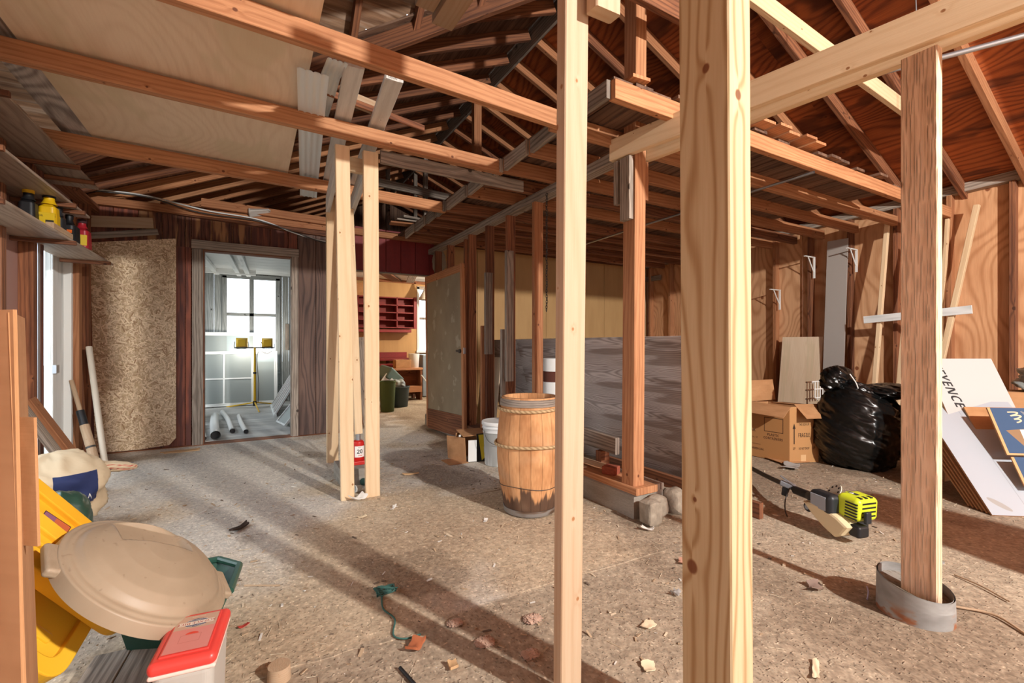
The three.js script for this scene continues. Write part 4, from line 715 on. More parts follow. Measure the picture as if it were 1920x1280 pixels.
// ---------------------------------------------------------------- string trimmer
{
  const t = thing('string_trimmer', 'lime and black string trimmer engine lying on the dirt with its shaft', 'trimmer');
  const lime = flat(0xc9d62e, { roughness: 0.4 }), blk = flat(0x24272b, { roughness: 0.45 }), grey = flat(0x9aa0a8, { roughness: 0.5 }), tank = mat({ color: 0xd9c7a0, roughness: 0.5 });
  // local frame: x from the shaft to the back of the engine, y up, z towards the camera
  const L = (name, g, m, x, y, z, q) => add(t, name, g, m, V3(x, y, z), q);
  const cover = L('cover', rbox(0.1, 0.1, 0.12, 0.022, 4), lime, 0.062, 0.145, -0.01); cover.rotation.z = -0.06;
  for (let i = 0; i < 6; i++) add(cover, 'vent_slot', new THREE.BoxGeometry(0.05, 0.006, 0.006), M.black, V3(0.02, 0.026 - i * 0.0125, 0.0585));
  for (let i = 0; i < 4; i++) add(cover, 'vent_slot', new THREE.BoxGeometry(0.004, 0.007, 0.075), M.black, V3(0.049, 0.03 - i * 0.018, 0));
  for (let i = 0; i < 3; i++) add(cover, 'vent_slot', new THREE.BoxGeometry(0.02, 0.004, 0.014), M.black, V3(0.03, 0.0485, 0.03 - i * 0.028));
  const lab = printed(128, 64, (g, w, h) => { g.fillStyle = '#c9d62e'; g.fillRect(0, 0, w, h); g.fillStyle = '#26282a'; g.fillRect(8, 8, w - 16, h - 16); g.fillStyle = '#f0f0ea'; g.beginPath(); g.moveTo(30, 50); g.lineTo(58, 14); g.lineTo(80, 50); g.fill(); });
  const pl = add(cover, 'warning_label', new THREE.PlaneGeometry(0.05, 0.03), mat({ map: lab }), V3(-0.015, 0.0507, 0.005)); pl.rotation.x = -Math.PI / 2;
  const air = L('air_filter', rbox(0.118, 0.092, 0.06, 0.02, 4), blk, -0.03, 0.138, 0.055); air.rotation.y = -0.1;
  const plate = add(air, 'filter_plate', rbox(0.08, 0.06, 0.006, 0.003), grey, V3(-0.006, 0.002, 0.0295));
  L('tank', (() => { const g = extrude([[-0.1, 0.03], [-0.06, -0.005], [0.0, -0.05], [0.05, -0.075], [0.075, -0.06], [0.1, -0.02], [0.06, 0.005], [-0.02, 0.035]], 0.06, 0.012); g.scale(0.92, 0.85, 1); g.translate(0, 0, -0.03); return g; })(), tank, -0.01, 0.088, 0.045);
  L('crank_case', rbox(0.1, 0.08, 0.09, 0.02, 3), blk, 0.03, 0.075, -0.02); L('muffler', rbox(0.05, 0.05, 0.06, 0.012), M.black, 0.1, 0.06, 0.03); L('starter_grip', rbox(0.016, 0.05, 0.03, 0.006), blk, 0.125, 0.12, 0.015);
  L('clutch_drum', lathe([[0.02, -0.03], [0.045, -0.025], [0.045, 0.01], [0.022, 0.045], [0.016, 0.06]], 24), blk, -0.105, 0.12, 0.0, euler(0, 0, Math.PI / 2));
  const kn = L('knob', new THREE.CylinderGeometry(0.022, 0.024, 0.03, 20), blk, -0.11, 0.09, 0.045, euler(Math.PI / 2, 0, 0)); add(kn, 'knob_cap', new THREE.CylinderGeometry(0.011, 0.011, 0.008, 16), grey, V3(0, 0.018, 0));
  const gd = L('flange', new THREE.CylinderGeometry(0.04, 0.04, 0.004, 28), flat(0xd7d2bf), -0.065, 0.165, -0.04, euler(0.9, 0, 0.3));
  for (let i = 0; i < 8; i++) add(gd, 'flange_hole', new THREE.CylinderGeometry(0.0055, 0.0055, 0.005, 8), M.black, V3(0.028 * Math.cos(i * 0.785), 0, 0.028 * Math.sin(i * 0.785)));
  L('shaft', tube([V3(-0.13, 0.12, 0), V3(-0.32, 0.105, -0.07), V3(-0.62, 0.075, -0.2), V3(-1.3, 0.03, -0.5)], 0.0125, 30, 10), blk);
  L('grip', tube([V3(-0.15, 0.118, -0.01), V3(-0.27, 0.108, -0.045)], 0.02, 8, 12), M.black);
  const tr = L('trigger_clamp', rbox(0.07, 0.03, 0.03, 0.008), grey, -0.33, 0.115, -0.06, euler(0, 0.3, -0.15)); add(tr, 'clamp_arm', rbox(0.1, 0.008, 0.012, 0.003), M.steel, V3(0.01, 0.022, 0.01)).rotation.z = -0.3; add(tr, 'trigger', rbox(0.03, 0.05, 0.014, 0.005), blk, V3(-0.005, -0.035, 0.005));
  L('cable', tube([V3(-0.3, 0.11, -0.04), V3(-0.27, 0.06, 0.02), V3(-0.24, 0.02, 0.05), V3(-0.22, 0.005, 0.06)], 0.003, 16, 5), M.darkSteel);
  t.position.copy(W([2.97, 1.33, 0])); t.quaternion.copy(euler(0, -1.82, 0)); t.scale.setScalar(1.32);
}
// ---------------------------------------------------------------- cartons, sack and panels by the right wall
{
  const b = thing('carton', 'open cardboard box printed FRAGILE with its flaps up, left of the black sack', 'box');
  const side = mat({ map: printed(512, 512, (g, w, h) => {
    g.fillStyle = '#b98958'; g.fillRect(0, 0, w, h); g.fillStyle = g.strokeStyle = '#2c1c10'; g.lineWidth = 3;
    const arrow = (x) => { g.fillRect(x - 9, 190, 18, 150); g.beginPath(); g.moveTo(x - 26, 200); g.lineTo(x, 150); g.lineTo(x + 26, 200); g.fill(); };
    arrow(80); arrow(430); g.textAlign = 'center'; g.font = 'bold 30px sans-serif'; g.fillText('THIS SIDE UP', w / 2, 172); g.font = 'bold 52px sans-serif'; g.fillText('FRAGILE', w / 2, 278);
    g.font = 'bold 34px sans-serif'; g.fillText('UP', 80, 392); g.fillText('UP', 430, 392); g.font = 'bold 28px sans-serif'; g.fillText('DO NOT DROP', w / 2, 392); g.fillStyle = 'rgba(214,176,130,.9)'; g.fillRect(200, 440, 90, 72);
  }), roughness: 0.9 });
  const left = mat({ map: printed(512, 512, (g, w, h) => {
    g.fillStyle = '#b4824f'; g.fillRect(0, 0, w, h); g.fillStyle = g.strokeStyle = '#3a1e10'; g.lineWidth = 6; g.strokeRect(260, 120, 190, 130); g.textAlign = 'center'; g.font = 'bold 32px sans-serif'; g.fillText('PLASTIC', 350, 290); g.fillText('CONTAINERS', 350, 324);
    g.font = 'bold 44px sans-serif'; g.fillText('BLAK', 110, 270); g.font = '24px sans-serif'; g.fillText('Lexington, SC', 120, 330); g.font = 'bold 26px sans-serif'; g.fillText('COMMERCIAL', 170, 440); g.fillRect(40, 385, 180, 3);
  }), roughness: 0.9 });
  const U0 = 4.345, V0 = 2.372, u = [0.28, -0.11, 0], v = [-0.03, 0.46, 0];
  sheet(b, 'front_side', [U0, V0, 0], u, [0, 0, 0.52], 0.006, face(M.card, side)); sheet(b, 'left_side', [U0 + v[0], V0 + v[1], 0], [-v[0], -v[1], 0], [0, 0, 0.52], 0.006, face(M.card, left));
  sheet(b, 'back_side', [U0 + v[0], V0 + v[1], 0], u, [0, 0, 0.52], 0.006, M.card); sheet(b, 'right_side', [U0 + u[0] + v[0], V0 + u[1] + v[1], 0], [-v[0], -v[1], 0], [0, 0, 0.52], 0.006, M.card); sheet(b, 'bottom', [U0, V0, 0.01], u, v, 0.006, M.card);
  sheet(b, 'flap', [U0 + v[0], V0 + v[1], 0.52], [0.5, -0.05, 0], [0.03, 0.03, 0.21], 0.005, M.card); sheet(b, 'flap', [U0 + u[0], V0 + u[1], 0.52], [v[0], v[1], 0], [0.2, -0.1, -0.015], 0.005, M.card); sheet(b, 'flap', [U0, V0, 0.52], u, [0.1, -0.14, -0.07], 0.005, M.card); sheet(b, 'flap', [U0, V0, 0.52], [-0.03, 0.44, 0.02], [-0.13, -0.03, -0.09], 0.005, M.card);
}
{
  const g = blob(0.34, 0.4, 0.3, (d) => 0.92 + 0.16 * ridged(d.x * 1.3 + 4, d.y * 2.6 + 4, d.z * 1.3 + 4, 2.2) + 0.05 * ridged(d.x + 7, d.y * 5 + 7, d.z + 7, 5), 120, 90), a = g.attributes.position;
  for (let i = 0; i < a.count; i++) { const x = a.getX(i), y = a.getY(i), z = a.getZ(i); if (y > 0.22) { const k = 1 - sst(0.22, 0.5, y) * 0.45; a.setXYZ(i, x * k - (1 - k) * 0.35, y * 1.05, z * k); } }
  g.computeVertexNormals();
  const plasticM = flat(0x0e0f0f, { roughness: 0.28 });
  const b = thing('trash_bag', 'big shiny black plastic sack with a twisted top, right of the FRAGILE box', 'bag');
  add(b, 'sack', g, plasticM, [4.84, 2.03, 0.32]);
  const k = blob(0.15, 0.11, 0.1, (d) => 0.7 + 0.6 * ridged(d.x * 1.2 + 3, d.y + 3, d.z + 3, 2.5), 60, 40, false); add(b, 'gathered_top', k, plasticM, [4.68, 2.13, 0.78]);
  add(b, 'tie_string', tube([[4.62, 2.0, 0.84], [4.64, 1.96, 0.76], [4.66, 1.95, 0.7]], 0.005, 10, 5), M.white);
  const l = blob(0.26, 0.06, 0.16, (d) => 0.8 + 0.5 * ridged(d.x + 5, d.y + 5, d.z + 5, 3), 60, 30, false); add(b, 'slack_film', l, plasticM, [5.02, 1.86, 0.68]);
}
{
  const b = thing('carton', 'tall brown carton half hidden behind the rough post, right of the black sack', 'box'); const m = add(b, 'body', rbox(0.3, 0.66, 0.3, 0.006), M.card, [5.0, 1.55, 0.33]); m.rotation.y = -0.15;
  const c = thing('carton', 'smaller carton on top of the tall brown one behind the rough post', 'box'); const n = add(c, 'body', rbox(0.26, 0.2, 0.26, 0.006), M.card, [5.04, 1.55, 0.76]); n.rotation.y = -0.1;
}
{ // wire rack
  const r = thing('wire_rack', 'white wire rack standing behind the black sack', 'rack');
  for (let i = 0; i < 7; i++) add(r, 'upright', new THREE.CylinderGeometry(0.006, 0.006, 0.2, 6), M.white, [4.9 + i * 0.05, 2.5, 0.62]);
  for (const y of [0.55, 0.64, 0.72]) add(r, 'rail', tube([[4.88, 2.5, y], [5.23, 2.5, y]], 0.008, 2, 6), M.white);
  for (const u of [4.9, 5.2]) add(r, 'leg', new THREE.CylinderGeometry(0.008, 0.008, 0.55, 6), M.white, [u, 2.5, 0.275]);
}
{ const s = thing('plywood_offcut', 'small square tan plywood offcut leaning on the right wall', 'plywood'); sheet(s, 'sheet', [6.1, 3.5, 0.0], [0, -0.5, 0], [0.16, 0, 1.2], 0.02, M.luan[0], 'grainUp'); }
{ const s = thing('grey_board', 'tall grey painted board leaning on the right wall between shelf brackets', 'board'); sheet(s, 'sheet', [6.12, 2.96, 0.0], [0, -0.225, 0], [0.16, 0, 2.39], 0.018, flat(0xa9a29c, { roughness: 0.6 })); }
{
  const f = thing('wooden_trestle', 'pine trestle of three leaning sticks with a white crosspiece at the right wall', 'trestle');
  beam(f, 'leg', [5.9, 2.36, 0], [6.24, 2.33, 2.48], 0.05, 0.04, M.pineLit[0]); beam(f, 'leg', [5.9, 2.15, 0], [6.26, 2.12, 2.2], 0.045, 0.04, M.pineLit[0]); beam(f, 'leg', [5.88, 1.92, 0], [6.24, 1.6, 2.48], 0.05, 0.045, M.pineLit[1]);
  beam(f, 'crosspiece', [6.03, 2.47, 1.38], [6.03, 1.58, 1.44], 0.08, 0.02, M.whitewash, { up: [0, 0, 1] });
  beamThing('loose_stick', 'pale stick leaning behind the rough post at the right wall', 'stick', [6.0, 1.86, 0], [6.28, 1.83, 2.4], 0.05, 0.03, M.pineLit[1]);
}
for (const [V, y, l] of [[2.66, 2.23, 'white shelf bracket on the stud right of the tall grey board'], [3.13, 2.215, 'white shelf bracket on the stud left of the tall grey board'], [3.57, 1.84, 'lowest white shelf bracket, farthest left on the right wall']]) {
  const b = thing('shelf_bracket', l, 'bracket', 'white shelf brackets');
  box(b, 'arm', [6.08, V - 0.012, y], [6.31, V + 0.012, y + 0.012], M.white, 0, 0.002); box(b, 'leg', [6.296, V - 0.012, y - 0.26], [6.309, V + 0.012, y], M.white, 2, 0.002); beam(b, 'brace', [6.29, V, y - 0.18], [6.16, V, y], 0.01, 0.012, M.white);
}
{ // white board and flattened cartons on the right
  const d = [0.8, -0.6], n = [0.62, 0.78];
  const pane = (parent, name, o, w, h, lean, th, m) => sheet(parent, name, o, [d[0] * w, d[1] * w, 0], [n[0] * lean, n[1] * lean, h], th, m);
  const greyRed = mat({ map: printed(512, 512, (g, w, h) => { g.fillStyle = '#aeb3ba'; g.fillRect(0, 0, w, h); g.fillStyle = 'rgba(150,140,130,.6)'; g.beginPath(); g.ellipse(70, 470, 50, 12, 0.5, 0, 7); g.fill(); g.strokeStyle = 'rgba(120,120,126,.7)'; g.strokeRect(190, -5, 2, 520); g.fillStyle = '#888b90'; g.font = '30px sans-serif'; g.fillText('RED', 250, 440); g.fillText('282', 250, 470); }), roughness: 0.35 });
  const a = thing('white_carton_board', 'glossy white flattened carton leaning at the right edge, foot on the dirt', 'cardboard'); pane(a, 'sheet', [4.14, 1.0, 0], 0.62, 0.66, 0.62, 0.012, face(M.card, greyRed));
  const b = thing('flattened_cartons', 'stack of flattened brown cartons under the glossy white one', 'cardboard');
  for (let k = 0; k < 5; k++) pane(b, 'sheet', [4.14 + n[0] * 0.035 * (k + 1), 1.0 + n[1] * 0.035 * (k + 1), 0], 0.6 - 0.02 * k, 0.6 - 0.03 * k, 0.6 - 0.02 * k, 0.01, k % 2 ? M.card : M.card);
  const key = mat({ map: printed(1024, 1024, (g, w, h) => { g.fillStyle = '#bdbbb8'; g.fillRect(0, 0, w, h); g.save(); g.translate(70, 60); g.rotate(1.45); g.fillStyle = '#1d1d20'; g.font = 'italic bold 190px sans-serif'; g.fillText('KEYENCE', 0, 0); g.fillStyle = '#c43a4a'; g.fillRect(-46, -60, 40, 30); g.restore(); }), roughness: 0.6 });
  const k = thing('white_carton_board', 'white carton board printed KEYENCE leaning highest among the cardboard', 'cardboard');
  sheet(k, 'sheet', [4.53, 1.36, 0.56], [0.46, -0.27, 0.0], [0.2, 0.12, 0.42], 0.012, face(M.card, key));
  const s = thing('carton', 'plain carton standing behind the leaning cardboard', 'box'); const sm = add(s, 'body', rbox(0.3, 0.72, 0.4, 0.005), M.card, [5.4, 1.2, 0.362]); sm.rotation.y = 0.64;
  const blue = mat({ map: printed(512, 512, (g, w, h) => { g.fillStyle = '#c89a68'; g.fillRect(0, 0, w, h); g.fillStyle = '#2f4a6c'; g.fillRect(18, 0, 270, h - 20); g.save(); g.translate(150, 60); g.rotate(1.2); g.strokeStyle = '#d9c09a'; g.lineWidth = 13; g.lineCap = 'round'; g.beginPath(); g.moveTo(-20, 20); g.bezierCurveTo(0, -60, 20, -40, 20, 30); g.bezierCurveTo(30, -50, 60, -50, 60, 30); g.bezierCurveTo(70, -20, 100, -10, 96, 30); g.stroke(); g.fillStyle = '#d9c09a'; g.font = '20px sans-serif'; g.fillText('LIFE IS FUN', 0, -60); g.restore(); g.fillStyle = '#8a6a4a'; g.beginPath(); g.moveTo(60, 250); g.lineTo(190, 230); g.lineTo(300, 330); g.lineTo(260, 470); g.lineTo(160, 480); g.fill(); g.fillStyle = '#ece8e0'; g.fillRect(150, 240, 26, 180); }), roughness: 0.7 });
  const c = thing('carton', 'opened carton with a blue printed panel lying on the leaning cardboard', 'box');
  sheet(c, 'side', [4.54, 1.07, 0.26], [0.4, -0.3, 0.0], [0.14, 0.21, 0.367], 0.01, M.card); sheet(c, 'printed_side', [4.47, 0.99, 0.35], [0.4, -0.3, 0.0], [0.07, 0.136, 0.3], 0.01, face(M.card, blue)); sheet(c, 'flap', [4.4, 0.9, 0.16], [0.4, -0.3, 0], [0.06, 0.08, 0.18], 0.008, face(M.card, blue));
  const p = thing('plastic_sheet', 'crumpled grey plastic film behind the leaning cardboard at the right edge', 'plastic'); add(p, 'film', blob(0.2, 0.13, 0.2, (q) => 0.7 + 0.6 * ridged(q.x + 2, q.y + 2, q.z + 2, 2.5), 48, 32), flat(0x9ba19e, { roughness: 0.25 }), [5.5, 0.96, 0.82]);
}

// ================================================================ LEFT SIDE
{ const o = thing('osb_panel', 'strand board panel nailed over the back wall left of the porch door', 'panel');
  const s = new THREE.Shape([[-1.375, 2.12], [-0.682, 2.24], [-0.682, 0.1], [-0.74, 0.03], [-1.0, 0.01], [-1.34, 0.012]].map((p) => new THREE.Vector2(...p))), g = new THREE.ExtrudeGeometry(s, { depth: 0.014, bevelEnabled: false });
  add(o, 'sheet', g, M.osb, V3(0, 0, -6.046)); }
// wall shelves
M.shelf = woodMats({ seed: 41, rings: 5, warp: 4, light: [176, 158, 142], dark: [116, 96, 82], ring: 0.4, blotch: 0.9, fiber: 0.5, roughness: 0.5 }, [[1, 1, 1]]);
for (const [y, v1, d, l] of [[1.835, 5.52, 0.3, 'lowest dusty wall shelf carrying the oil bottles'], [2.1, 4.8, 0.3, 'middle dusty wall shelf above the oil bottles'], [2.375, 4.95, 0.32, 'top wall shelf under the joist in the left corner']]) {
  const s = thing('wall_shelf', l, 'shelf', 'wall shelves');
  box(s, 'board', [-1.395, 2.2, y], [-1.395 + d, v1, y + 0.018], M.shelf, 1, 0.003);
  for (const v of [3.25, 4.35, v1 - 0.25]) box(s, 'bracket_arm', [-1.395, v - 0.014, y - 0.03], [-1.395 + d + 0.03, v + 0.014, y - 0.001], M.darkFir, 0, 0.002);
}
// bottles on the lowest shelf
function bottle(name, label, p, w, dpt, h, neck, body, cap, lab, tilt = 0) {
  const b = thing(name, label, 'bottle', 'oil bottles on the shelf'), y = p[2];
  const bd = add(b, 'body', rbox(w, h * 0.72, dpt, Math.min(w, dpt) * 0.28, 4), body, [p[0], p[1], y + h * 0.36]);
  const a = bd.geometry.attributes.position; for (let i = 0; i < a.count; i++) { const k = 1 - sst(h * 0.2, h * 0.36, a.getY(i)) * 0.45; a.setX(i, a.getX(i) * k); a.setZ(i, a.getZ(i) * k); } bd.geometry.computeVertexNormals();
  add(b, 'neck', lathe([[neck * 1.5, 0], [neck * 1.15, h * 0.07], [neck, h * 0.12], [neck, h * 0.17]], 20), body, [p[0], p[1], y + h * 0.7]);
  add(b, 'cap', lathe([[0, h * 0.13], [neck * 1.1, h * 0.13], [neck * 1.2, h * 0.12], [neck * 1.2, 0]], 20), cap, [p[0], p[1], y + h * 0.87]);
  if (lab) { const m = add(b, 'label', rbox(w * 0.84, h * 0.34, dpt * 1.015, 0.004, 2), lab, [p[0], p[1], y + h * 0.3]); }
  return b;
}
{
  const yb = 1.853, orange = mat({ map: printed(128, 128, (g, w, h) => { g.fillStyle = '#1c1a1a'; g.fillRect(0, 0, w, h); g.fillStyle = '#e0651c'; g.fillRect(10, 10, 46, 40); g.fillRect(66, 10, 50, 40); g.fillStyle = '#c9c4b8'; g.fillRect(20, 84, 80, 36); g.fillStyle = '#222'; for (let i = 0; i < 18; i++) g.fillRect(24 + i * 4, 88, 2, 28); }) });
  const yl = mat({ map: printed(128, 128, (g, w, h) => { g.fillStyle = '#d9b51c'; g.fillRect(0, 0, w, h); g.fillStyle = '#2c2a20'; g.font = 'bold 22px sans-serif'; g.fillText('OIL', 8, 40); g.fillRect(60, 70, 64, 52); g.fillStyle = '#d9b51c'; g.font = '14px sans-serif'; g.fillText('2-CYC', 66, 100); }) });
  bottle('oil_bottle', 'black bottle with a yellow cap at the left end of the bottle row', [-1.24, 4.12, yb], 0.09, 0.1, 0.26, 0.024, M.black, flat(0xd8a716));
  bottle('oil_bottle', 'bright yellow bottle with a black cap on the lowest shelf', [-1.17, 4.22, yb], 0.1, 0.11, 0.27, 0.028, flat(0xe0b412, { roughness: 0.4 }), M.black, yl);
  bottle('oil_bottle', 'dark grey bottle right behind the yellow one on the shelf', [-1.18, 4.42, yb], 0.08, 0.11, 0.23, 0.022, flat(0x2e3236, { roughness: 0.4 }), M.black);
  bottle('oil_bottle', 'black bottle with an orange label on the lowest shelf', [-1.17, 4.62, yb], 0.1, 0.15, 0.22, 0.02, M.black, M.black, orange);
  bottle('oil_bottle', 'red bottle with a yellow label at the right end of the bottle row', [-1.16, 4.88, yb], 0.1, 0.13, 0.25, 0.024, flat(0xa3202c, { roughness: 0.4 }), flat(0x3a1c20), flat(0xd8b93a));
  beamThing('wood_block', 'small pale wood block lying before the bottles on the shelf', 'block', [-1.12, 4.05, 1.875], [-1.12, 4.42, 1.875], 0.04, 0.04, M.pine[1]);
}
beamThing('corner_board', 'pinkish board resting in the left corner above the strand board', 'board', [-1.36, 5.93, 2.31], [-0.86, 5.93, 2.355], 0.11, 0.02, M.pine[1]);
beamThing('corner_board', 'grey board slanting below the pinkish one in the left corner', 'board', [-1.36, 5.9, 2.16], [-0.82, 5.92, 2.27], 0.06, 0.03, M.gray[0]);
// poles leaning beside the white door
{ const t = add(scene, numbered('pole'), tube([[-1.1, 5.27, 0.01], [-1.28, 5.58, 1.08]], 0.024, 2, 14), flat(0xd8cdbb, { roughness: 0.6 })); tag(t, 'pale plastic pipe leaning in the left corner by the strand board', 'pipe'); }
{
  const b = thing('shovel_handle', 'wooden tool handle with a black wrapped grip leaning in the left corner', 'handle'), p = (t) => [-1.14 - 0.24 * t, 5.22 + 0.28 * t, 0.78 * t];
  add(b, 'shaft', tube([p(0), p(0.5)], 0.034, 2, 12), M.pine[1]); add(b, 'grip', tube([p(0.42), p(0.66)], 0.03, 2, 12), M.black); add(b, 'upper_shaft', tube([p(0.66), p(1)], 0.017, 2, 10), M.pine[1]); add(b, 'band', tube([p(0.25), p(0.27)], 0.0355, 1, 12), M.darkSteel);
}
beamThing('leaning_board', 'left of two short boards leaning on the left wall behind the paper sack', 'board', [-1.0, 4.35, 0.02], [-1.345, 4.3, 0.72], 0.1, 0.035, M.gray[0], { up: [0, 1, 0] });
beamThing('leaning_board', 'right of two short boards leaning on the left wall behind the paper sack', 'board', [-0.98, 4.52, 0.02], [-1.335, 4.46, 0.72], 0.12, 0.035, M.fir[1], { up: [0, 1, 0] });
// sacks
function planar(g, w, h) { const p = g.attributes.position, u = g.attributes.uv; for (let i = 0; i < p.count; i++) u.setXY(i, p.getX(i) / w + 0.5, p.getY(i) / h + 0.5); }
{
  const rice = mat({ map: printed(512, 512, (g, w, h) => {
    g.fillStyle = '#cdb99a'; g.fillRect(0, 0, w, h); g.fillStyle = '#1f2b57'; g.fillRect(250, 120, 190, 200); g.strokeStyle = '#e6e2d8'; g.lineWidth = 4; for (let i = 0; i < 6; i++) { g.beginPath(); g.moveTo(270 + i * 24, 300); g.lineTo(282 + i * 24, 260); g.lineTo(294 + i * 24, 300); g.stroke(); }
    g.fillStyle = '#b2403a'; g.font = 'bold 64px serif'; g.save(); g.translate(120, 170); g.rotate(0.7); g.fillText('THE', 0, 0); g.fillText('PRIDE', 30, 90); g.restore(); g.fillStyle = '#26221e'; g.font = 'bold 44px sans-serif'; g.save(); g.translate(70, 250); g.rotate(0.8); g.fillText('ROCK', 0, 0); g.restore();
    for (let i = 0; i < 6; i++) { g.strokeStyle = '#2a2622'; g.beginPath(); g.arc(60 + i * 10, 60, 16 + i * 3, 0, 6.3); g.stroke(); }
  }), roughness: 0.8 });
  const s = thing('paper_sack', 'printed tan and navy paper sack lying behind the yellow lids', 'sack');
  const g = blob(0.24, 0.2, 0.2, (d) => 0.72 + 0.5 * ridged(d.x * 0.9 + 3, d.y + 3, d.z * 0.9 + 3, 1.4), 64, 40); planar(g, 0.5, 0.45); const m = add(s, 'bag', g, rice, [-0.98, 3.55, 0.26]); m.rotation.y = 0.35;
  const fo = add(s, 'folded_top', blob(0.17, 0.03, 0.05, (d) => 0.8 + 0.4 * ridged(d.x + 2, d.y + 2, d.z + 2, 2), 32, 20, false), rice, [-0.78, 3.6, 0.37]); fo.rotation.set(0, 0.4, -0.2);
  const green = mat({ map: printed(256, 256, (g2, w, h) => { g2.fillStyle = '#2f4a3e'; g2.fillRect(0, 0, w, h); g2.strokeStyle = '#cfd8cc'; g2.lineWidth = 3; g2.beginPath(); g2.ellipse(140, 150, 60, 50, 0, 0, 7); g2.stroke(); g2.fillStyle = '#cfd8cc'; g2.font = 'italic bold 34px serif'; g2.fillText('Scotts', 90, 162); }), roughness: 0.3 });
  const t = thing('soil_bag', 'dark green shiny plastic lawn bag between the paper sack and the yellow lids', 'sack'); const gb = blob(0.12, 0.18, 0.11, (d) => 0.86 + 0.28 * ridged(d.x * 0.8 + 6, d.y * 1.2 + 6, d.z * 0.8 + 6, 1.2), 72, 48); planar(gb, 0.34, 0.36); const n = add(t, 'bag', gb, green, [-0.82, 3.08, 0.19]); n.rotation.y = 0.3;
}
// yellow tote lids, beige lid, green tote
const yellowM = mat({ map: texture(256, 256, (u, v) => mix3([250, 196, 60], [236, 172, 34], fbm(u, v, 4, 4, 4, 601))), roughness: 0.35 });
function toteLid(label, o, a, b, w, d) {                // o: corner at the low end, a: direction down the length, b: direction of the width
  const t = thing('yellow_tote_lid', label, 'tray', 'yellow tote lids'), X = W(a).normalize(), Yb = W(b), n = V3().crossVectors(Yb, X).normalize(), Z = V3().crossVectors(X, n);
  const rr4 = (x0, x1, z0, z1, r) => { const s = new THREE.Shape(); s.moveTo(x0 + r, z0); s.lineTo(x1 - r, z0); s.quadraticCurveTo(x1, z0, x1, z0 + r); s.lineTo(x1, z1 - r); s.quadraticCurveTo(x1, z1, x1 - r, z1); s.lineTo(x0 + r, z1); s.quadraticCurveTo(x0, z1, x0, z1 - r); s.lineTo(x0, z0 + r); s.quadraticCurveTo(x0, z0, x0 + r, z0); return s; };
  const rim = rr4(0, w, 0, d, 0.06); rim.holes.push(rr4(0.035, w - 0.035, 0.035, d - 0.035, 0.045));
  const put = (name, s, y, h) => { const g = new THREE.ExtrudeGeometry(s, { depth: h, bevelEnabled: true, bevelSize: 0.004, bevelThickness: 0.004, bevelSegments: 2, curveSegments: 8 }); g.rotateX(Math.PI / 2); return add(t, name, g, yellowM, V3(0, y, 0)); };
  put('rim', rim, 0.012, 0.045); put('panel', rr4(0.03, w - 0.03, 0.03, d - 0.03, 0.045), -0.006, 0.004);
  for (const x of [0.28, 0.62]) put('rib', rr4(w * x, w * x + 0.03, 0.06, d - 0.06, 0.008), 0.0, 0.008);
  for (const z of [0.3, 0.7]) put('rib', rr4(0.08, w - 0.08, d * z, d * z + 0.02, 0.006), 0.0, 0.008);
  t.quaternion.setFromRotationMatrix(new THREE.Matrix4().makeBasis(X, n, Z)); t.position.copy(W(o));
  return t;
}
{
  const A = [0.55, 0.18, -0.81], B = [-0.15, -0.91, -0.385];
  const t1 = toteLid('rear yellow tote lid with a small warning sticker, tilted behind the beige lid', [-0.845, 2.1, 0.938], A, B, 0.66, 0.42);
  const st = printed(256, 160, (g, w, h) => { g.fillStyle = '#efe6da'; g.fillRect(0, 0, w, h); g.fillStyle = '#8a5a7a'; g.fillRect(0, 0, 110, 70); g.fillStyle = '#c4633a'; g.fillRect(110, 0, 146, 70); g.strokeStyle = '#33201c'; g.lineWidth = 6; g.strokeRect(3, 3, w - 6, h - 6); g.beginPath(); g.ellipse(128, 108, 60, 38, 0, 0, 7); g.stroke(); g.fillStyle = '#3a2a2a'; g.beginPath(); g.ellipse(120, 108, 26, 18, 0.4, 0, 7); g.fill(); g.strokeStyle = '#a3302c'; g.beginPath(); g.moveTo(80, 88); g.lineTo(176, 128); g.stroke(); });
  const s = add(t1, 'sticker', new THREE.BoxGeometry(0.1, 0.001, 0.06), mat({ map: st }), V3(0.52, 0.0, 0.085)); s.rotation.y = 0.1;
  toteLid('middle yellow tote lid with a rounded rim sticking out under the beige lid', [-0.68, 1.848, 0.778], A, B, 0.66, 0.14);
  toteLid('lowest yellow tote lid in the pile at the left edge', [-0.734, 1.915, 0.768], A, B, 0.6, 0.34);
}
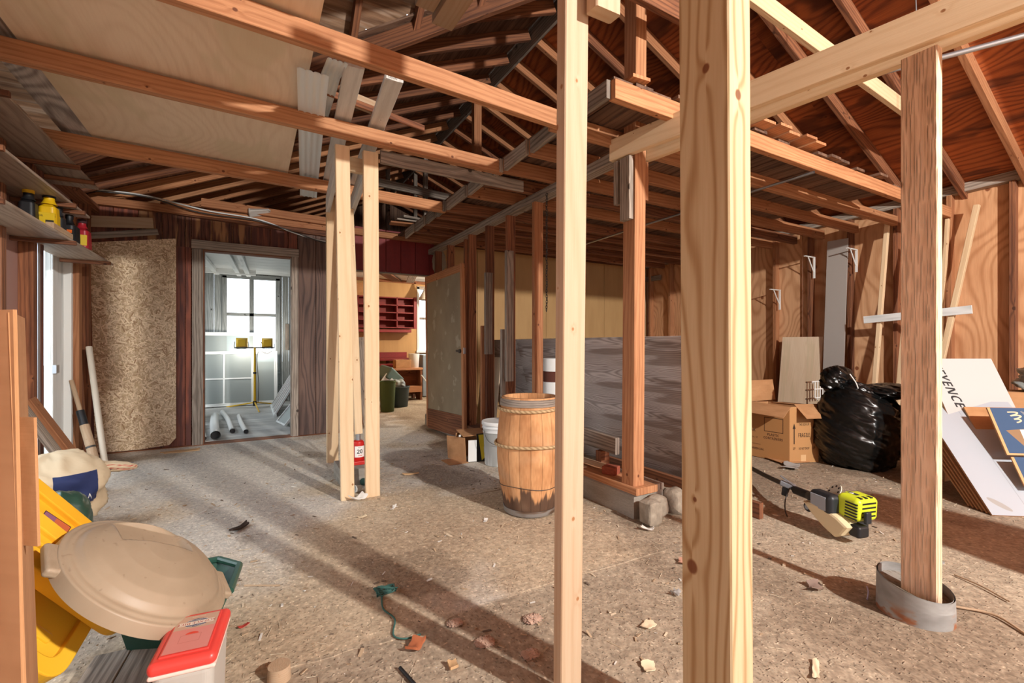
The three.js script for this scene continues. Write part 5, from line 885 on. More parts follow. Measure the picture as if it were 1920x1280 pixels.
{
  const g = thing('tote', 'dark green plastic tub under the beige lid', 'tub'), gm = flat(0x2d5346, { roughness: 0.35 });
  const quad = [[-0.4, 2.0], [-0.14, 1.88], [-0.06, 1.93], [-0.035, 2.14], [-0.11, 2.24], [-0.4, 2.25]], cx = -0.27, cy = 2.03;
  for (let i = 0; i < 6; i++) { const p = quad[i], q = quad[(i + 1) % 6], k = 0.72, lo = (r) => [cx + (r[0] - cx) * k, cy + (r[1] - cy) * k]; const g4 = new THREE.BufferGeometry(), pl = lo(p), ql = lo(q); g4.setAttribute('position', new THREE.Float32BufferAttribute([p[0], 0.21, -p[1], q[0], 0.21, -q[1], pl[0], 0.055, -pl[1], ql[0], 0.055, -ql[1]], 3)); g4.setIndex([0, 2, 1, 1, 2, 3]); g4.computeVertexNormals(); add(g, 'side', g4, gm); }
  const fl = new THREE.Shape(quad.map((r) => new THREE.Vector2(cx + (r[0] - cx) * 0.72, cy + (r[1] - cy) * 0.72))), fg = new THREE.ExtrudeGeometry(fl, { depth: 0.01, bevelEnabled: false }); fg.rotateX(-Math.PI / 2); add(g, 'bottom', fg, gm, V3(0, 0.05, 0));
  for (let i = 0; i < 6; i++) { const p = quad[i], q = quad[(i + 1) % 6]; beam(g, 'rim', [p[0], p[1], 0.212], [q[0], q[1], 0.212], 0.022, 0.024, gm, { bevel: 0.006 }); }
}
{
  const l = thing('bin_lid', 'round beige trash can lid lying domed side up on the green tub', 'lid'), bm = mat({ map: texture(512, 512, (u, v) => { const f = fbm(u, v, 4, 4, 4, 611); let c = mix3([178, 158, 134], [156, 136, 112], f); const k = noise(u * 40, v * 40, 40, 40, 613); if (k > 0.9) c = mix3(c, [120, 98, 80], (k - 0.9) * 4); return c; }), roughness: 0.5 });
  const prof = [[0, 0.085], [0.06, 0.083], [0.13, 0.073], [0.19, 0.054], [0.218, 0.036], [0.226, 0.024], [0.232, 0.018], [0.246, 0.016], [0.25, 0.012], [0.264, 0.01], [0.269, 0.002], [0.27, -0.03]], hAt = (r) => { for (let i = 1; i < prof.length; i++) if (r <= prof[i][0]) { const t = (r - prof[i - 1][0]) / (prof[i][0] - prof[i - 1][0]); return prof[i - 1][1] + (prof[i][1] - prof[i - 1][1]) * t; } return -0.03; };
  const nr = 72, na = 120, pos = [], uv = [], idx = [];
  for (let i = 0; i <= nr; i++) for (let k = 0; k <= na; k++) {
    const r = 0.27 * (i / nr), an = (k / na) * 2 * Math.PI, x = r * Math.cos(an), z = r * Math.sin(an); let y = hAt(r);
    const inside = sst(0.118, 0.11, Math.abs(x + 0.01)) * sst(-0.188, -0.18, z) * sst(-0.035, -0.045, z); y -= inside * Math.max(0, y - 0.038) * 0.95;
    pos.push(x, y, z); uv.push(x / 0.54 + 0.5, z / 0.54 + 0.5);
  }
  for (let i = 0; i < nr; i++) for (let k = 0; k < na; k++) { const a0 = i * (na + 1) + k, b0 = a0 + na + 1; idx.push(a0, a0 + 1, b0, a0 + 1, b0 + 1, b0); }
  const g = new THREE.BufferGeometry(); g.setAttribute('position', new THREE.Float32BufferAttribute(pos, 3)); g.setAttribute('uv', new THREE.Float32BufferAttribute(uv, 2)); g.setIndex(idx); g.computeVertexNormals();
  add(l, 'dome', g, bm);
  for (const s of [-1, 1]) { const h = add(l, 'lug', rbox(0.05, 0.028, 0.13, 0.01), bm, V3(s * 0.268, -0.008, 0.0)); }
  const q = new THREE.Quaternion().setFromUnitVectors(V3(0, 1, 0), V3(0.765, 1, 0.13).normalize());
  l.quaternion.copy(q.multiply(euler(0, 0.4, 0))); l.position.copy(W([-0.27, 1.787, 0.395])); l.scale.setScalar(0.926);
}
beamThing('plank', 'left dirty plank on the ground beneath the yellow lids', 'plank', [-0.47, 1.3, 0.03], [-0.4, 2.02, 0.03], 0.05, 0.1, M.gray[0]);
beamThing('plank', 'right dirty plank on the ground beneath the beige lid', 'plank', [-0.36, 1.3, 0.03], [-0.295, 2.0, 0.03], 0.05, 0.11, M.gray[0]);
beamThing('grey_tray', 'thin grey plastic edge beneath the lowest yellow lid', 'tray', [-0.62, 1.42, 0.12], [-0.4, 1.6, 0.08], 0.02, 0.12, flat(0xa8a39c, { roughness: 0.5 }));
{
  const c = thing('food_container', 'clear pet food container with a red lid in the bottom left foreground', 'container'), red = flat(0xe0443c, { roughness: 0.35 });
  const body = rbox(0.135, 0.28, 0.215, 0.025, 4), pa = body.attributes.position; for (let i = 0; i < pa.count; i++) { const k = 0.9 + 0.1 * sst(-0.14, 0.14, pa.getY(i)); pa.setX(i, pa.getX(i) * k); pa.setZ(i, pa.getZ(i) * k); } body.computeVertexNormals();
  const clear = new THREE.MeshPhysicalMaterial({ color: 0xe4e0d8, roughness: 0.45, transmission: 0.5, thickness: 0, side: THREE.DoubleSide });
  add(c, 'body', body, clear, V3(0, 0.14, 0));
  const lid = add(c, 'lid', rbox(0.15, 0.035, 0.23, 0.016, 4), red, V3(0, 0.288, 0)); add(c, 'lid_rim', rbox(0.146, 0.012, 0.226, 0.006), flat(0xe8c9bc), V3(0, 0.27, 0));
  const lab = mat({ map: printed(512, 768, (g, w, h) => {
    g.fillStyle = '#d98a80'; g.fillRect(0, 0, w, h); g.fillStyle = '#c8a48c'; g.fillRect(0, 0, w, 300); g.translate(w, h); g.rotate(Math.PI); g.textAlign = 'center'; const y = 408;
    g.fillStyle = '#2d3f66'; g.beginPath(); g.ellipse(256, 180 + y, 150, 90, 0, 0, 7); g.fill(); g.fillStyle = '#e9dccb'; g.fillRect(40, 140 + y, 432, 80); g.fillStyle = '#a8403a'; g.font = 'bold 66px serif'; g.fillText('SCIENCE DIET', 256, 204 + y); g.fillStyle = '#eadfce'; g.font = 'bold 30px serif'; g.fillText('VETERINARIAN', 256, 122 + y); g.fillText('RECOMMENDED', 256, 256 + y); g.font = '24px sans-serif'; g.fillText("World's Leading", 256, 330 + y);
    g.fillStyle = '#e24a38'; g.beginPath(); g.ellipse(256, 338, 80, 50, 0, 0, Math.PI); g.fill(); g.strokeStyle = '#b86058'; g.lineWidth = 4; g.strokeRect(140, 180, 240, 150);
  }), roughness: 0.4 });
  const lb = add(c, 'lid_panel', rbox(0.11, 0.006, 0.185, 0.003), red, V3(0, 0.3065, 0)); const pr = add(lb, 'print', new THREE.PlaneGeometry(0.1, 0.172), lab, V3(0, 0.0036, 0)); pr.rotation.x = -Math.PI / 2;
  c.position.copy(W([-0.135, 1.525, 0])); c.quaternion.copy(euler(0, -0.12, 0));
}
{
  const c = thing('carton', 'tall plain cardboard box cut off by the left edge of the view', 'box');
  sheet(c, 'front_side', [-0.82, 1.62, 0.0], [0.465, -0.42, 0], [-0.03, 0.0, 1.165], 0.006, M.card); sheet(c, 'right_side', [-0.355, 1.2, 0.0], [-0.06, 0.25, 0], [-0.03, 0, 1.16], 0.006, M.card); sheet(c, 'loose_flap', [-0.45, 1.3, 0.71], [0.1, -0.08, 0], [-0.01, 0, 0.25], 0.005, M.card);
}
// ---------------------------------------------------------------- jack on its block under the shoring
{
  const b = thing('concrete_block', 'grey concrete block under the red bottle jack', 'block'); add(b, 'block', rbox(0.24, 0.13, 0.36, 0.006), M.conc, [0.73, 3.86, 0.065]);
  const j = thing('bottle_jack', 'red hydraulic bottle jack under the rear shoring post', 'jack'), red = flat(0xc4241e, { roughness: 0.4 }), C = [0.775, 3.87];
  add(j, 'base', rbox(0.13, 0.03, 0.16, 0.006), red, [C[0], C[1], 0.145]); const cyl = add(j, 'cylinder', lathe([[0, 0.16], [0.035, 0.155], [0.045, 0.14], [0.048, 0], [0, 0]], 24), red, [C[0], C[1], 0.16]); add(j, 'ram', new THREE.CylinderGeometry(0.018, 0.018, 0.06, 16), M.steel, [C[0], C[1], 0.34]);
  const lb = printed(128, 128, (g, w, h) => { g.fillStyle = '#eceae4'; g.fillRect(0, 0, w, h); g.fillStyle = '#1c1c1c'; g.font = 'bold 64px sans-serif'; g.fillText('20', 26, 84); g.fillStyle = '#c4241e'; g.font = 'bold 22px sans-serif'; g.fillText('TON', 42, 116); g.fillStyle = '#1c1c1c'; g.font = '14px sans-serif'; g.fillText('JACK', 42, 20); });
  const lab = add(cyl, 'label', new THREE.CylinderGeometry(0.0485, 0.0488, 0.09, 24, 1, true, -1.1, 1.8), mat({ map: lb }), V3(0, 0.07, 0)); lab.rotation.y = 0.3;
  add(j, 'pump', new THREE.CylinderGeometry(0.012, 0.014, 0.1, 12), red, [C[0] + 0.06, C[1] - 0.04, 0.2]); add(j, 'lever', tube([[C[0] + 0.05, C[1] - 0.03, 0.27], [C[0] + 0.17, C[1] + 0.06, 0.63]], 0.011, 2, 10), red);
  const k = thing('spray_can', 'small dark green can lying by the shoring posts', 'can'); add(k, 'can', new THREE.CylinderGeometry(0.028, 0.028, 0.1, 20), flat(0x24443c), [0.79, 3.62, 0.04], euler(1.35, 0.4, 0)); add(k, 'can_end', new THREE.CylinderGeometry(0.026, 0.026, 0.012, 20), flat(0x151d1a), [0.79, 3.57, 0.05], euler(1.35, 0.4, 0));
  const w = thing('cup', 'small white cup tipped over by the right shoring post', 'cup'); add(w, 'cup', lathe([[0, 0], [0.02, 0], [0.028, 0.06], [0.026, 0.06], [0.019, 0.004], [0, 0.004]], 24), M.white, [0.72, 3.52, 0.028], euler(0.3, 0.5, 1.45));
}
// ---------------------------------------------------------------- PORCH
{
  const t = thing('work_light', 'yellow twin-head work light on a tripod in the porch', 'lamp'), yl = flat(0xe2b424, { roughness: 0.4 }), C = [0.08, 8.9];
  add(t, 'pole', new THREE.CylinderGeometry(0.018, 0.02, 0.98, 14), yl, [C[0], C[1], 0.56]); add(t, 'collar', new THREE.CylinderGeometry(0.026, 0.026, 0.03, 14), M.black, [C[0], C[1], 0.62]); add(t, 'hub', new THREE.CylinderGeometry(0.03, 0.03, 0.08, 14), M.black, [C[0], C[1], 0.1]);
  for (const [u, v] of [[-0.42, 0.45], [0.34, 0.5], [0.06, -0.55]]) add(t, 'leg', tube([[C[0], C[1], 0.12], [C[0] + u, C[1] + v, 0.014]], 0.012, 2, 8), yl);
  add(t, 'crossbar', tube([[C[0] - 0.3, C[1], 1.05], [C[0] + 0.3, C[1], 1.05]], 0.01, 2, 8), M.darkSteel);
  for (const s of [-1, 1]) {
    const h = add(t, 'lamp_head', (() => { const g = new THREE.CylinderGeometry(0.12, 0.075, 0.09, 4, 1); g.rotateY(Math.PI / 4); g.rotateX(-Math.PI / 2); return g; })(), yl, [C[0] + s * 0.19, C[1] + 0.02, 1.13]);
    add(h, 'lamp_glass', new THREE.BoxGeometry(0.16, 0.16, 0.006), new THREE.MeshStandardMaterial({ color: 0xffffff, emissive: 0xfff2dc, emissiveIntensity: 12 }), V3(0, 0, -0.05));
    add(t, 'yoke', tube([[C[0] + s * 0.29, C[1], 1.15], [C[0] + s * 0.29, C[1], 1.05], [C[0] + s * 0.1, C[1], 1.05], [C[0] + s * 0.1, C[1], 1.15]], 0.006, 20, 6), M.darkSteel);
    const r = new THREE.RectAreaLight(0xfff6ea, 80, 0.16, 0.16); r.name = 'work_light_beam'; r.position.copy(W([C[0] + s * 0.19, C[1] + 0.085, 1.13])); r.lookAt(W([C[0] + s * 0.1 - 0.5, C[1] + 2.0, 1.4])); scene.add(r);
  }
  add(t, 'cord', tube([[C[0] + 0.3, C[1], 1.05], [C[0] + 0.2, C[1] + 0.02, 0.95], [C[0] + 0.06, C[1], 0.98], [C[0] + 0.06, C[1], 0.4], [C[0] + 0.05, C[1], 0.12]], 0.005, 40, 6), M.black);
}
const glassM = new THREE.MeshPhysicalMaterial({ color: 0xc4ccca, roughness: 0.35, transmission: 0.55, thickness: 0, side: THREE.DoubleSide });
function sash(label, o, a, b, w, cols, rows) {
  const t = thing('window_sash', label, 'window'), X = W(a), Y = W(b), Lx = X.length(), Ly = Y.length(), n = V3().crossVectors(X, Y).normalize(), x = X.clone().normalize(), y = V3().crossVectors(n, x);
  const put = (name, x0, x1, y0, y1, th, m) => add(t, name, new THREE.BoxGeometry(x1 - x0, y1 - y0, th), m, V3((x0 + x1) / 2, (y0 + y1) / 2, 0));
  put('stile', 0, w, 0, Ly, 0.03, M.whitewash); put('stile', Lx - w, Lx, 0, Ly, 0.03, M.whitewash); put('rail', w, Lx - w, 0, w, 0.03, M.whitewash); put('rail', w, Lx - w, Ly - w, Ly, 0.03, M.whitewash);
  for (let i = 1; i < cols; i++) put('muntin', (Lx * i) / cols - 0.012, (Lx * i) / cols + 0.012, w, Ly - w, 0.024, M.whitewash);
  for (let i = 1; i < rows; i++) put('muntin', w, Lx - w, (Ly * i) / rows - 0.012, (Ly * i) / rows + 0.012, 0.024, M.whitewash);
  for (let i = 0; i < cols; i++) for (let j = 0; j < rows; j++) { const x0 = i ? (Lx * i) / cols + 0.012 : w, x1 = i < cols - 1 ? (Lx * (i + 1)) / cols - 0.012 : Lx - w, y0 = j ? (Ly * j) / rows + 0.012 : w, y1 = j < rows - 1 ? (Ly * (j + 1)) / rows - 0.012 : Ly - w; put('pane', x0, x1, y0, y1, 0.003, glassM); }
  t.quaternion.setFromRotationMatrix(new THREE.Matrix4().makeBasis(x, y, n)); t.position.copy(W(o));
}
sash('tall white window sash leaning before the porch window, left of the tripod', [-0.9, 9.45, 0.02], [1.02, 0, 0], [0, 0.2, 1.3], 0.06, 1, 1);
sash('white four pane sash leaning low in the porch behind the tripod', [-0.85, 9.35, 0.03], [0.93, 0, 0], [0, 0.1, 0.95], 0.05, 2, 2);
sash('white framed single pane sash leaning right of the tripod', [-0.1, 9.42, 0.03], [0.55, 0.0, 0], [0, 0.12, 0.95], 0.055, 1, 1);
sash('glass sash leaning at the left side of the porch doorway', [-0.75, 8.7, 0.02], [0.12, -1.1, 0], [-0.3, 0, 0.75], 0.05, 1, 1);
for (const [u, r, v0, v1, l, k] of [[-0.44, 0.022, 6.22, 7.4, 'thin white pipe nearest the left jamb on the porch floor', 0], [-0.335, 0.05, 6.2, 7.9, 'thick white pipe lying on the porch floor', 0], [-0.18, 0.03, 6.55, 8.5, 'bent white pipe lying on the porch floor', -0.09], [-0.035, 0.028, 6.42, 7.9, 'straight white pipe lying farthest right on the porch floor', 0]]) {
  const t = thing('plastic_pipe', l, 'pipe', 'pipes on the porch floor'), pts = [[u, v0, 0.014 + r], [u - 0.06 + k * 0.2, (v0 + v1) / 2, 0.014 + r], [u - 0.1 + k, v1, 0.014 + r]];
  add(t, 'tube', tube(pts, r, 20, 20), M.white); add(t, 'bore', new THREE.CylinderGeometry(r * 0.82, r * 0.82, 0.01, 20), M.black, [u, v0 - 0.001, 0.014 + r], euler(Math.PI / 2, 0, 0));
}
{
  const s = thing('shutter', 'brown louvred shutter leaning at the right side of the porch', 'shutter');
  for (let i = 0; i < 5; i++) beam(s, 'slat', [0.36 - 0.0 * i, 8.9 - i * 0.24, 0.04], [0.86, 8.75 - i * 0.24, 0.92], 0.16, 0.02, M.darkFir[2], { up: [0, 1, 0] });
  for (let i = 0; i < 6; i++) beam(s, 'batten', [0.34, 9.02 - i * 0.24, 0.04], [0.84, 8.87 - i * 0.24, 0.93], 0.03, 0.03, M.whitewash, { up: [0, 1, 0] });
  beam(s, 'bottom_rail', [0.34, 9.05, 0.03], [0.34, 7.75, 0.03], 0.04, 0.04, M.whitewash);
}
sash('grey-blue insect screen leaning at the right jamb of the porch doorway', [0.33, 7.15, 0.02], [0.08, -0.42, 0], [0.5, 0.05, 0.62], 0.022, 1, 1);
// ---------------------------------------------------------------- WORKSHOP
{
  const bl = thing('added_bulb', 'unseen bulb on a cord added to brighten the workshop', 'lamp'); add(bl, 'lamp_cord', tube([[3.9, 8.0, 2.5], [3.9, 8.0, 2.3]], 0.005, 2, 6), M.black); add(bl, 'lamp_bulb', new THREE.SphereGeometry(0.035, 16, 12), new THREE.MeshStandardMaterial({ color: 0xffffff, emissive: 0xfff0d8, emissiveIntensity: 6 }), [3.9, 8.0, 2.265]);  // hidden bulb, added with its point light to brighten the workshop
  const pl = new THREE.PointLight(0xfff0d8, 14, 0, 2); pl.name = 'added_bulb_light'; pl.position.copy(W([3.9, 8.0, 2.2])); pl.castShadow = true; pl.shadow.radius = 2; scene.add(pl);
  const s = thing('cubby_shelf', 'red wooden cubby shelf on the far workshop wall', 'shelf');
  box(s, 'back', [1.9, 9.785, 1.46], [3.1, 9.795, 2.1], M.red, 0, 0); for (let i = 0; i < 5; i++) { const y = 1.45 + i * 0.158; box(s, 'shelf_board', [1.9, 9.56, y], [3.1, 9.79, y + 0.022], M.red, 0, 0.002); }
  for (const u of [1.9, 2.3, 2.7, 3.08]) box(s, 'divider', [u, 9.56, 1.45], [u + 0.022, 9.79, 2.1], M.red, 2, 0.002);
  box(s, 'ledge', [1.9, 9.5, 1.36], [3.0, 9.79, 1.42], M.red, 0, 0.003); box(s, 'front_frame', [3.07, 9.54, 1.44], [3.13, 9.57, 2.12], M.red, 2, 0.002);
  const w = thing('workbench', 'red workbench with drawers along the far workshop wall', 'bench');
  box(w, 'top', [1.3, 9.1, 0.78], [2.95, 9.7, 0.82], M.red, 0, 0.003); box(w, 'backboard', [1.3, 9.66, 0.82], [2.95, 9.7, 0.94], M.red, 0, 0.003); for (const y of [0.5, 0.62]) box(w, 'drawer', [1.35, 9.08, y], [2.5, 9.12, y + 0.1], M.red, 0, 0.004);
  for (const u of [1.35, 2.5, 2.9]) { box(w, 'leg', [u, 9.12, 0], [u + 0.06, 9.18, 0.78], M.darkFir, 2); box(w, 'leg', [u, 9.6, 0], [u + 0.06, 9.66, 0.78], M.darkFir, 2); }
  box(w, 'lower_shelf', [1.35, 9.15, 0.25], [2.9, 9.6, 0.28], M.darkFir, 0);
  const d = thing('desk', 'small brown desk with an open shelf before the red workbench', 'desk');
  box(d, 'top', [2.35, 8.75, 0.6], [3.0, 9.05, 0.64], M.fir, 0, 0.004); box(d, 'side', [2.95, 8.76, 0], [2.99, 9.04, 0.6], M.darkFir, 2); box(d, 'side', [2.36, 8.76, 0], [2.4, 9.04, 0.6], M.darkFir, 2); box(d, 'drawer', [2.5, 8.75, 0.16], [2.98, 9.04, 0.28], M.fir, 0, 0.004); box(d, 'back', [2.4, 9.02, 0.1], [2.95, 9.04, 0.6], M.darkFir, 0);
  const c = thing('carton', 'small carton lying on the workshop desk', 'box'); add(c, 'body', rbox(0.3, 0.16, 0.22, 0.005), M.card, [2.62, 8.9, 0.722]);
  const b = thing('carton', 'cardboard carton on top of the red cubby shelf', 'box'); add(b, 'body', rbox(0.3, 0.26, 0.2, 0.005), M.card, [1.98, 9.67, 2.236]);
  const wb = thing('waste_bin', 'white plastic bin standing on the end of the workshop desk', 'bin'); add(wb, 'body', lathe([[0, 0], [0.09, 0], [0.11, 0.28], [0.105, 0.28], [0.086, 0.01], [0, 0.01]], 24), M.white, [2.87, 8.92, 0.64]);
  const tub = (name, label, p, r, h, m, rim) => { const t = thing(name, label, 'tub'); add(t, 'body', lathe([[0, 0], [r * 0.82, 0], [r, h], [r * 1.06, h], [r * 1.06, h + 0.02], [r * 0.97, h + 0.02], [r * 0.78, 0.01], [0, 0.01]], 32), m, p); return t; };
  tub('planter_tub', 'big dark green tub on the workshop floor', [2.32, 8.02, 0], 0.17, 0.34, flat(0x36474a, { roughness: 0.5 })); tub('planter_tub', 'small green tub beside the olive bin in the workshop', [2.07, 7.84, 0], 0.1, 0.24, flat(0x3c5a34)); tub('trash_bin', 'tall olive bin behind the right shoring post', [1.98, 7.55, 0], 0.13, 0.48, flat(0x4d5c30));
  const tt = thing('tote', 'clear grey-green tote tipped over on the tubs in the workshop', 'tub'); const m = add(tt, 'body', rbox(0.42, 0.22, 0.3, 0.03), flat(0x5d7570, { roughness: 0.3 }), [2.22, 8.3, 0.52]); m.rotation.set(0.2, 0.5, -0.7); const lb = add(tt, 'label', rbox(0.22, 0.2, 0.012, 0.003), M.white, [2.12, 8.1, 0.45]); lb.rotation.set(0, 0.3, -0.7);
  const bg = thing('plastic_bag', 'crumpled pale bag stuffed in the dark green tub', 'bag'); add(bg, 'film', blob(0.11, 0.09, 0.11, (q) => 0.7 + 0.6 * ridged(q.x + 8, q.y + 8, q.z + 8, 2), 32, 24, false), flat(0x9aa4a4, { roughness: 0.4 }), [2.3, 8.02, 0.39]);
  for (const [u, l] of [[3.2, 'left of two grey-blue appliances under the workshop window'], [3.72, 'right of two grey-blue appliances under the workshop window']]) { const a = thing('appliance', l, 'appliance', 'appliances under the workshop window'); add(a, 'body', rbox(0.5, 0.88, 0.5, 0.02), flat(0x8d9aa4, { roughness: 0.35 }), [u + 0.2, 9.45, 0.45]); const dr = add(a, 'door_panel', rbox(0.3, 0.5, 0.012, 0.005), flat(0xb9c4cc, { roughness: 0.35 }), [u + 0.2, 9.195, 0.4]); add(dr, 'knob', new THREE.CylinderGeometry(0.015, 0.015, 0.03, 12), M.black, V3(0.12, 0.2, 0.02), euler(Math.PI / 2, 0, 0)); }
  const br = thing('broom', 'straw broom leaning on the workshop desk', 'broom'); add(br, 'stick', tube([[2.95, 8.7, 0.5], [3.28, 8.78, 0.1]], 0.011, 2, 8), M.white); add(br, 'bristles', lathe([[0.02, 0.14], [0.045, 0.08], [0.08, 0], [0, 0]], 20), flat(0xb09a5a, { roughness: 1 }), [3.32, 8.79, 0.0]);
  const cl = thing('hanging_shade', 'folded white paper shade hanging beside the workshop window', 'shade'); add(cl, 'shade', lathe([[0.01, 0.34], [0.07, 0.2], [0.15, 0.06], [0.16, 0], [0.15, 0]], 9), flat(0xd6cfc0), [3.3, 9.4, 2.06]); add(cl, 'cord', tube([[3.3, 9.4, 2.42], [3.42, 9.4, 1.95], [3.52, 9.4, 1.72]], 0.012, 12, 6), M.darkSteel);
  const jar = (u, l) => { const j = thing('glass_jar', l, 'jar', 'jars on the bench'); add(j, 'jar', lathe([[0, 0], [0.04, 0], [0.042, 0.09], [0.03, 0.11], [0.03, 0.12]], 20), glassM, [u, 9.35, 0.82]); };
  jar(1.86, 'left glass jar on the red workbench behind the shoring posts'); jar(1.96, 'middle glass jar on the red workbench behind the shoring posts'); jar(2.06, 'right glass jar on the red workbench behind the shoring posts');
  tag(add(scene, numbered('blue_cloth'), blob(0.14, 0.03, 0.08, (q) => 0.7 + 0.6 * ridged(q.x + 1, q.y + 1, q.z + 1, 2), 32, 20), flat(0x2756b0), [1.95, 9.2, 0.846]), 'blue cloth lying on the red workbench before the jars', 'cloth');
  beamThing('leaning_plank', 'grey-blue plank leaning inside the workshop opening behind the right shoring post', 'plank', [1.4, 6.3, 0.01], [1.3, 6.45, 1.2], 0.14, 0.02, M.gray[2], { up: [1, 0, 0] }); beamThing('leaning_plank', 'brown plank leaning under the grey-blue one in the workshop opening', 'plank', [1.36, 6.4, 0.01], [1.27, 6.6, 0.7], 0.12, 0.02, M.fir[0], { up: [1, 0, 0] });
}
// ================================================================ LITTER ON THE FLOOR
{
  // countless chips and crumbs of wood and stone
  const chip = new THREE.BoxGeometry(1, 0.3, 0.4), n = 7000, im = new THREE.InstancedMesh(chip, mat({ color: 0xffffff, roughness: 0.95 }), n), o = new THREE.Object3D(), c = new THREE.Color();
  for (let i = 0; i < n; i++) {
    const near = rnd(), V = near < 0.7 ? rr(1.0, 4.2) : rr(3, 6), U = rr(-1.2, 5.6), s = 0.003 + 0.011 * Math.pow(rnd(), 4) * (rnd() < 0.5 ? 1 : 1.6);
    o.position.set(U, groundAt(U, V) + s * 0.15 + 0.001, -V); o.rotation.set(rr(-0.3, 0.3), rnd() * 6.28, rr(-0.3, 0.3)); o.scale.set(s * rr(0.8, 2.4), s * rr(0.4, 1), s * rr(0.7, 1.6)); o.updateMatrix(); im.setMatrixAt(i, o.matrix);
    const k = rnd(); c.setRGB(...(k < 0.45 ? [0.42, 0.3, 0.19] : k < 0.7 ? [0.6, 0.48, 0.34] : k < 0.85 ? [0.12, 0.085, 0.06] : [0.66, 0.62, 0.56])); im.setColorAt(i, c);
  }
  im.name = 'wood_chips'; im.userData = { label: 'fine chips and crumbs of wood scattered over the floor', category: 'chips', kind: 'stuff' }; scene.add(im);
  const straw = new THREE.CylinderGeometry(0.5, 0.5, 1, 5), ns = 700, is = new THREE.InstancedMesh(straw, mat({ color: 0xffffff }), ns);
  for (let i = 0; i < ns; i++) { const V = rr(0.6, 4.5), U = rr(-1, 5.4), l = rr(0.015, 0.07); o.position.set(U, groundAt(U, V) + 0.003, -V); o.rotation.set(Math.PI / 2 + rr(-0.06, 0.06), 0, rnd() * 6.28); o.scale.set(0.0018, l, 0.0018); o.updateMatrix(); is.setMatrixAt(i, o.matrix); c.setRGB(...pick([[0.6, 0.46, 0.3], [0.4, 0.28, 0.18], [0.7, 0.6, 0.44]])); is.setColorAt(i, c); }
  is.name = 'straw'; is.userData = { label: 'thin straws and splinters scattered over the floor', category: 'straw', kind: 'stuff' }; scene.add(is);
}
function scrap(name, label, cat, U, V, l, w, m, turn, th = 0.003, curl = 0.01) {
  const g = new THREE.BoxGeometry(l, th, w, 8, 1, 5), p = g.attributes.position;
  for (let i = 0; i < p.count; i++) { const x = p.getX(i) / l, z = p.getZ(i) / w, n = noise(x * 3 + 20 + U * 9, z * 3 + 20 + V * 7, 97, 97, 71); p.setXYZ(i, p.getX(i) * (0.8 + 0.4 * n), p.getY(i) + curl * (x * x * 2 + n * 0.6), p.getZ(i) * (0.7 + 0.6 * noise(x * 5 + 11, U * 5 + 50, 97, 97, 73)) + x * w * 0.2); }
  g.computeVertexNormals();
  const o = tag(add(scene, numbered(name), g, m, [U, V, groundAt(U, V) + th / 2 + 0.001]), label, cat); o.rotation.y = turn; return o;
}
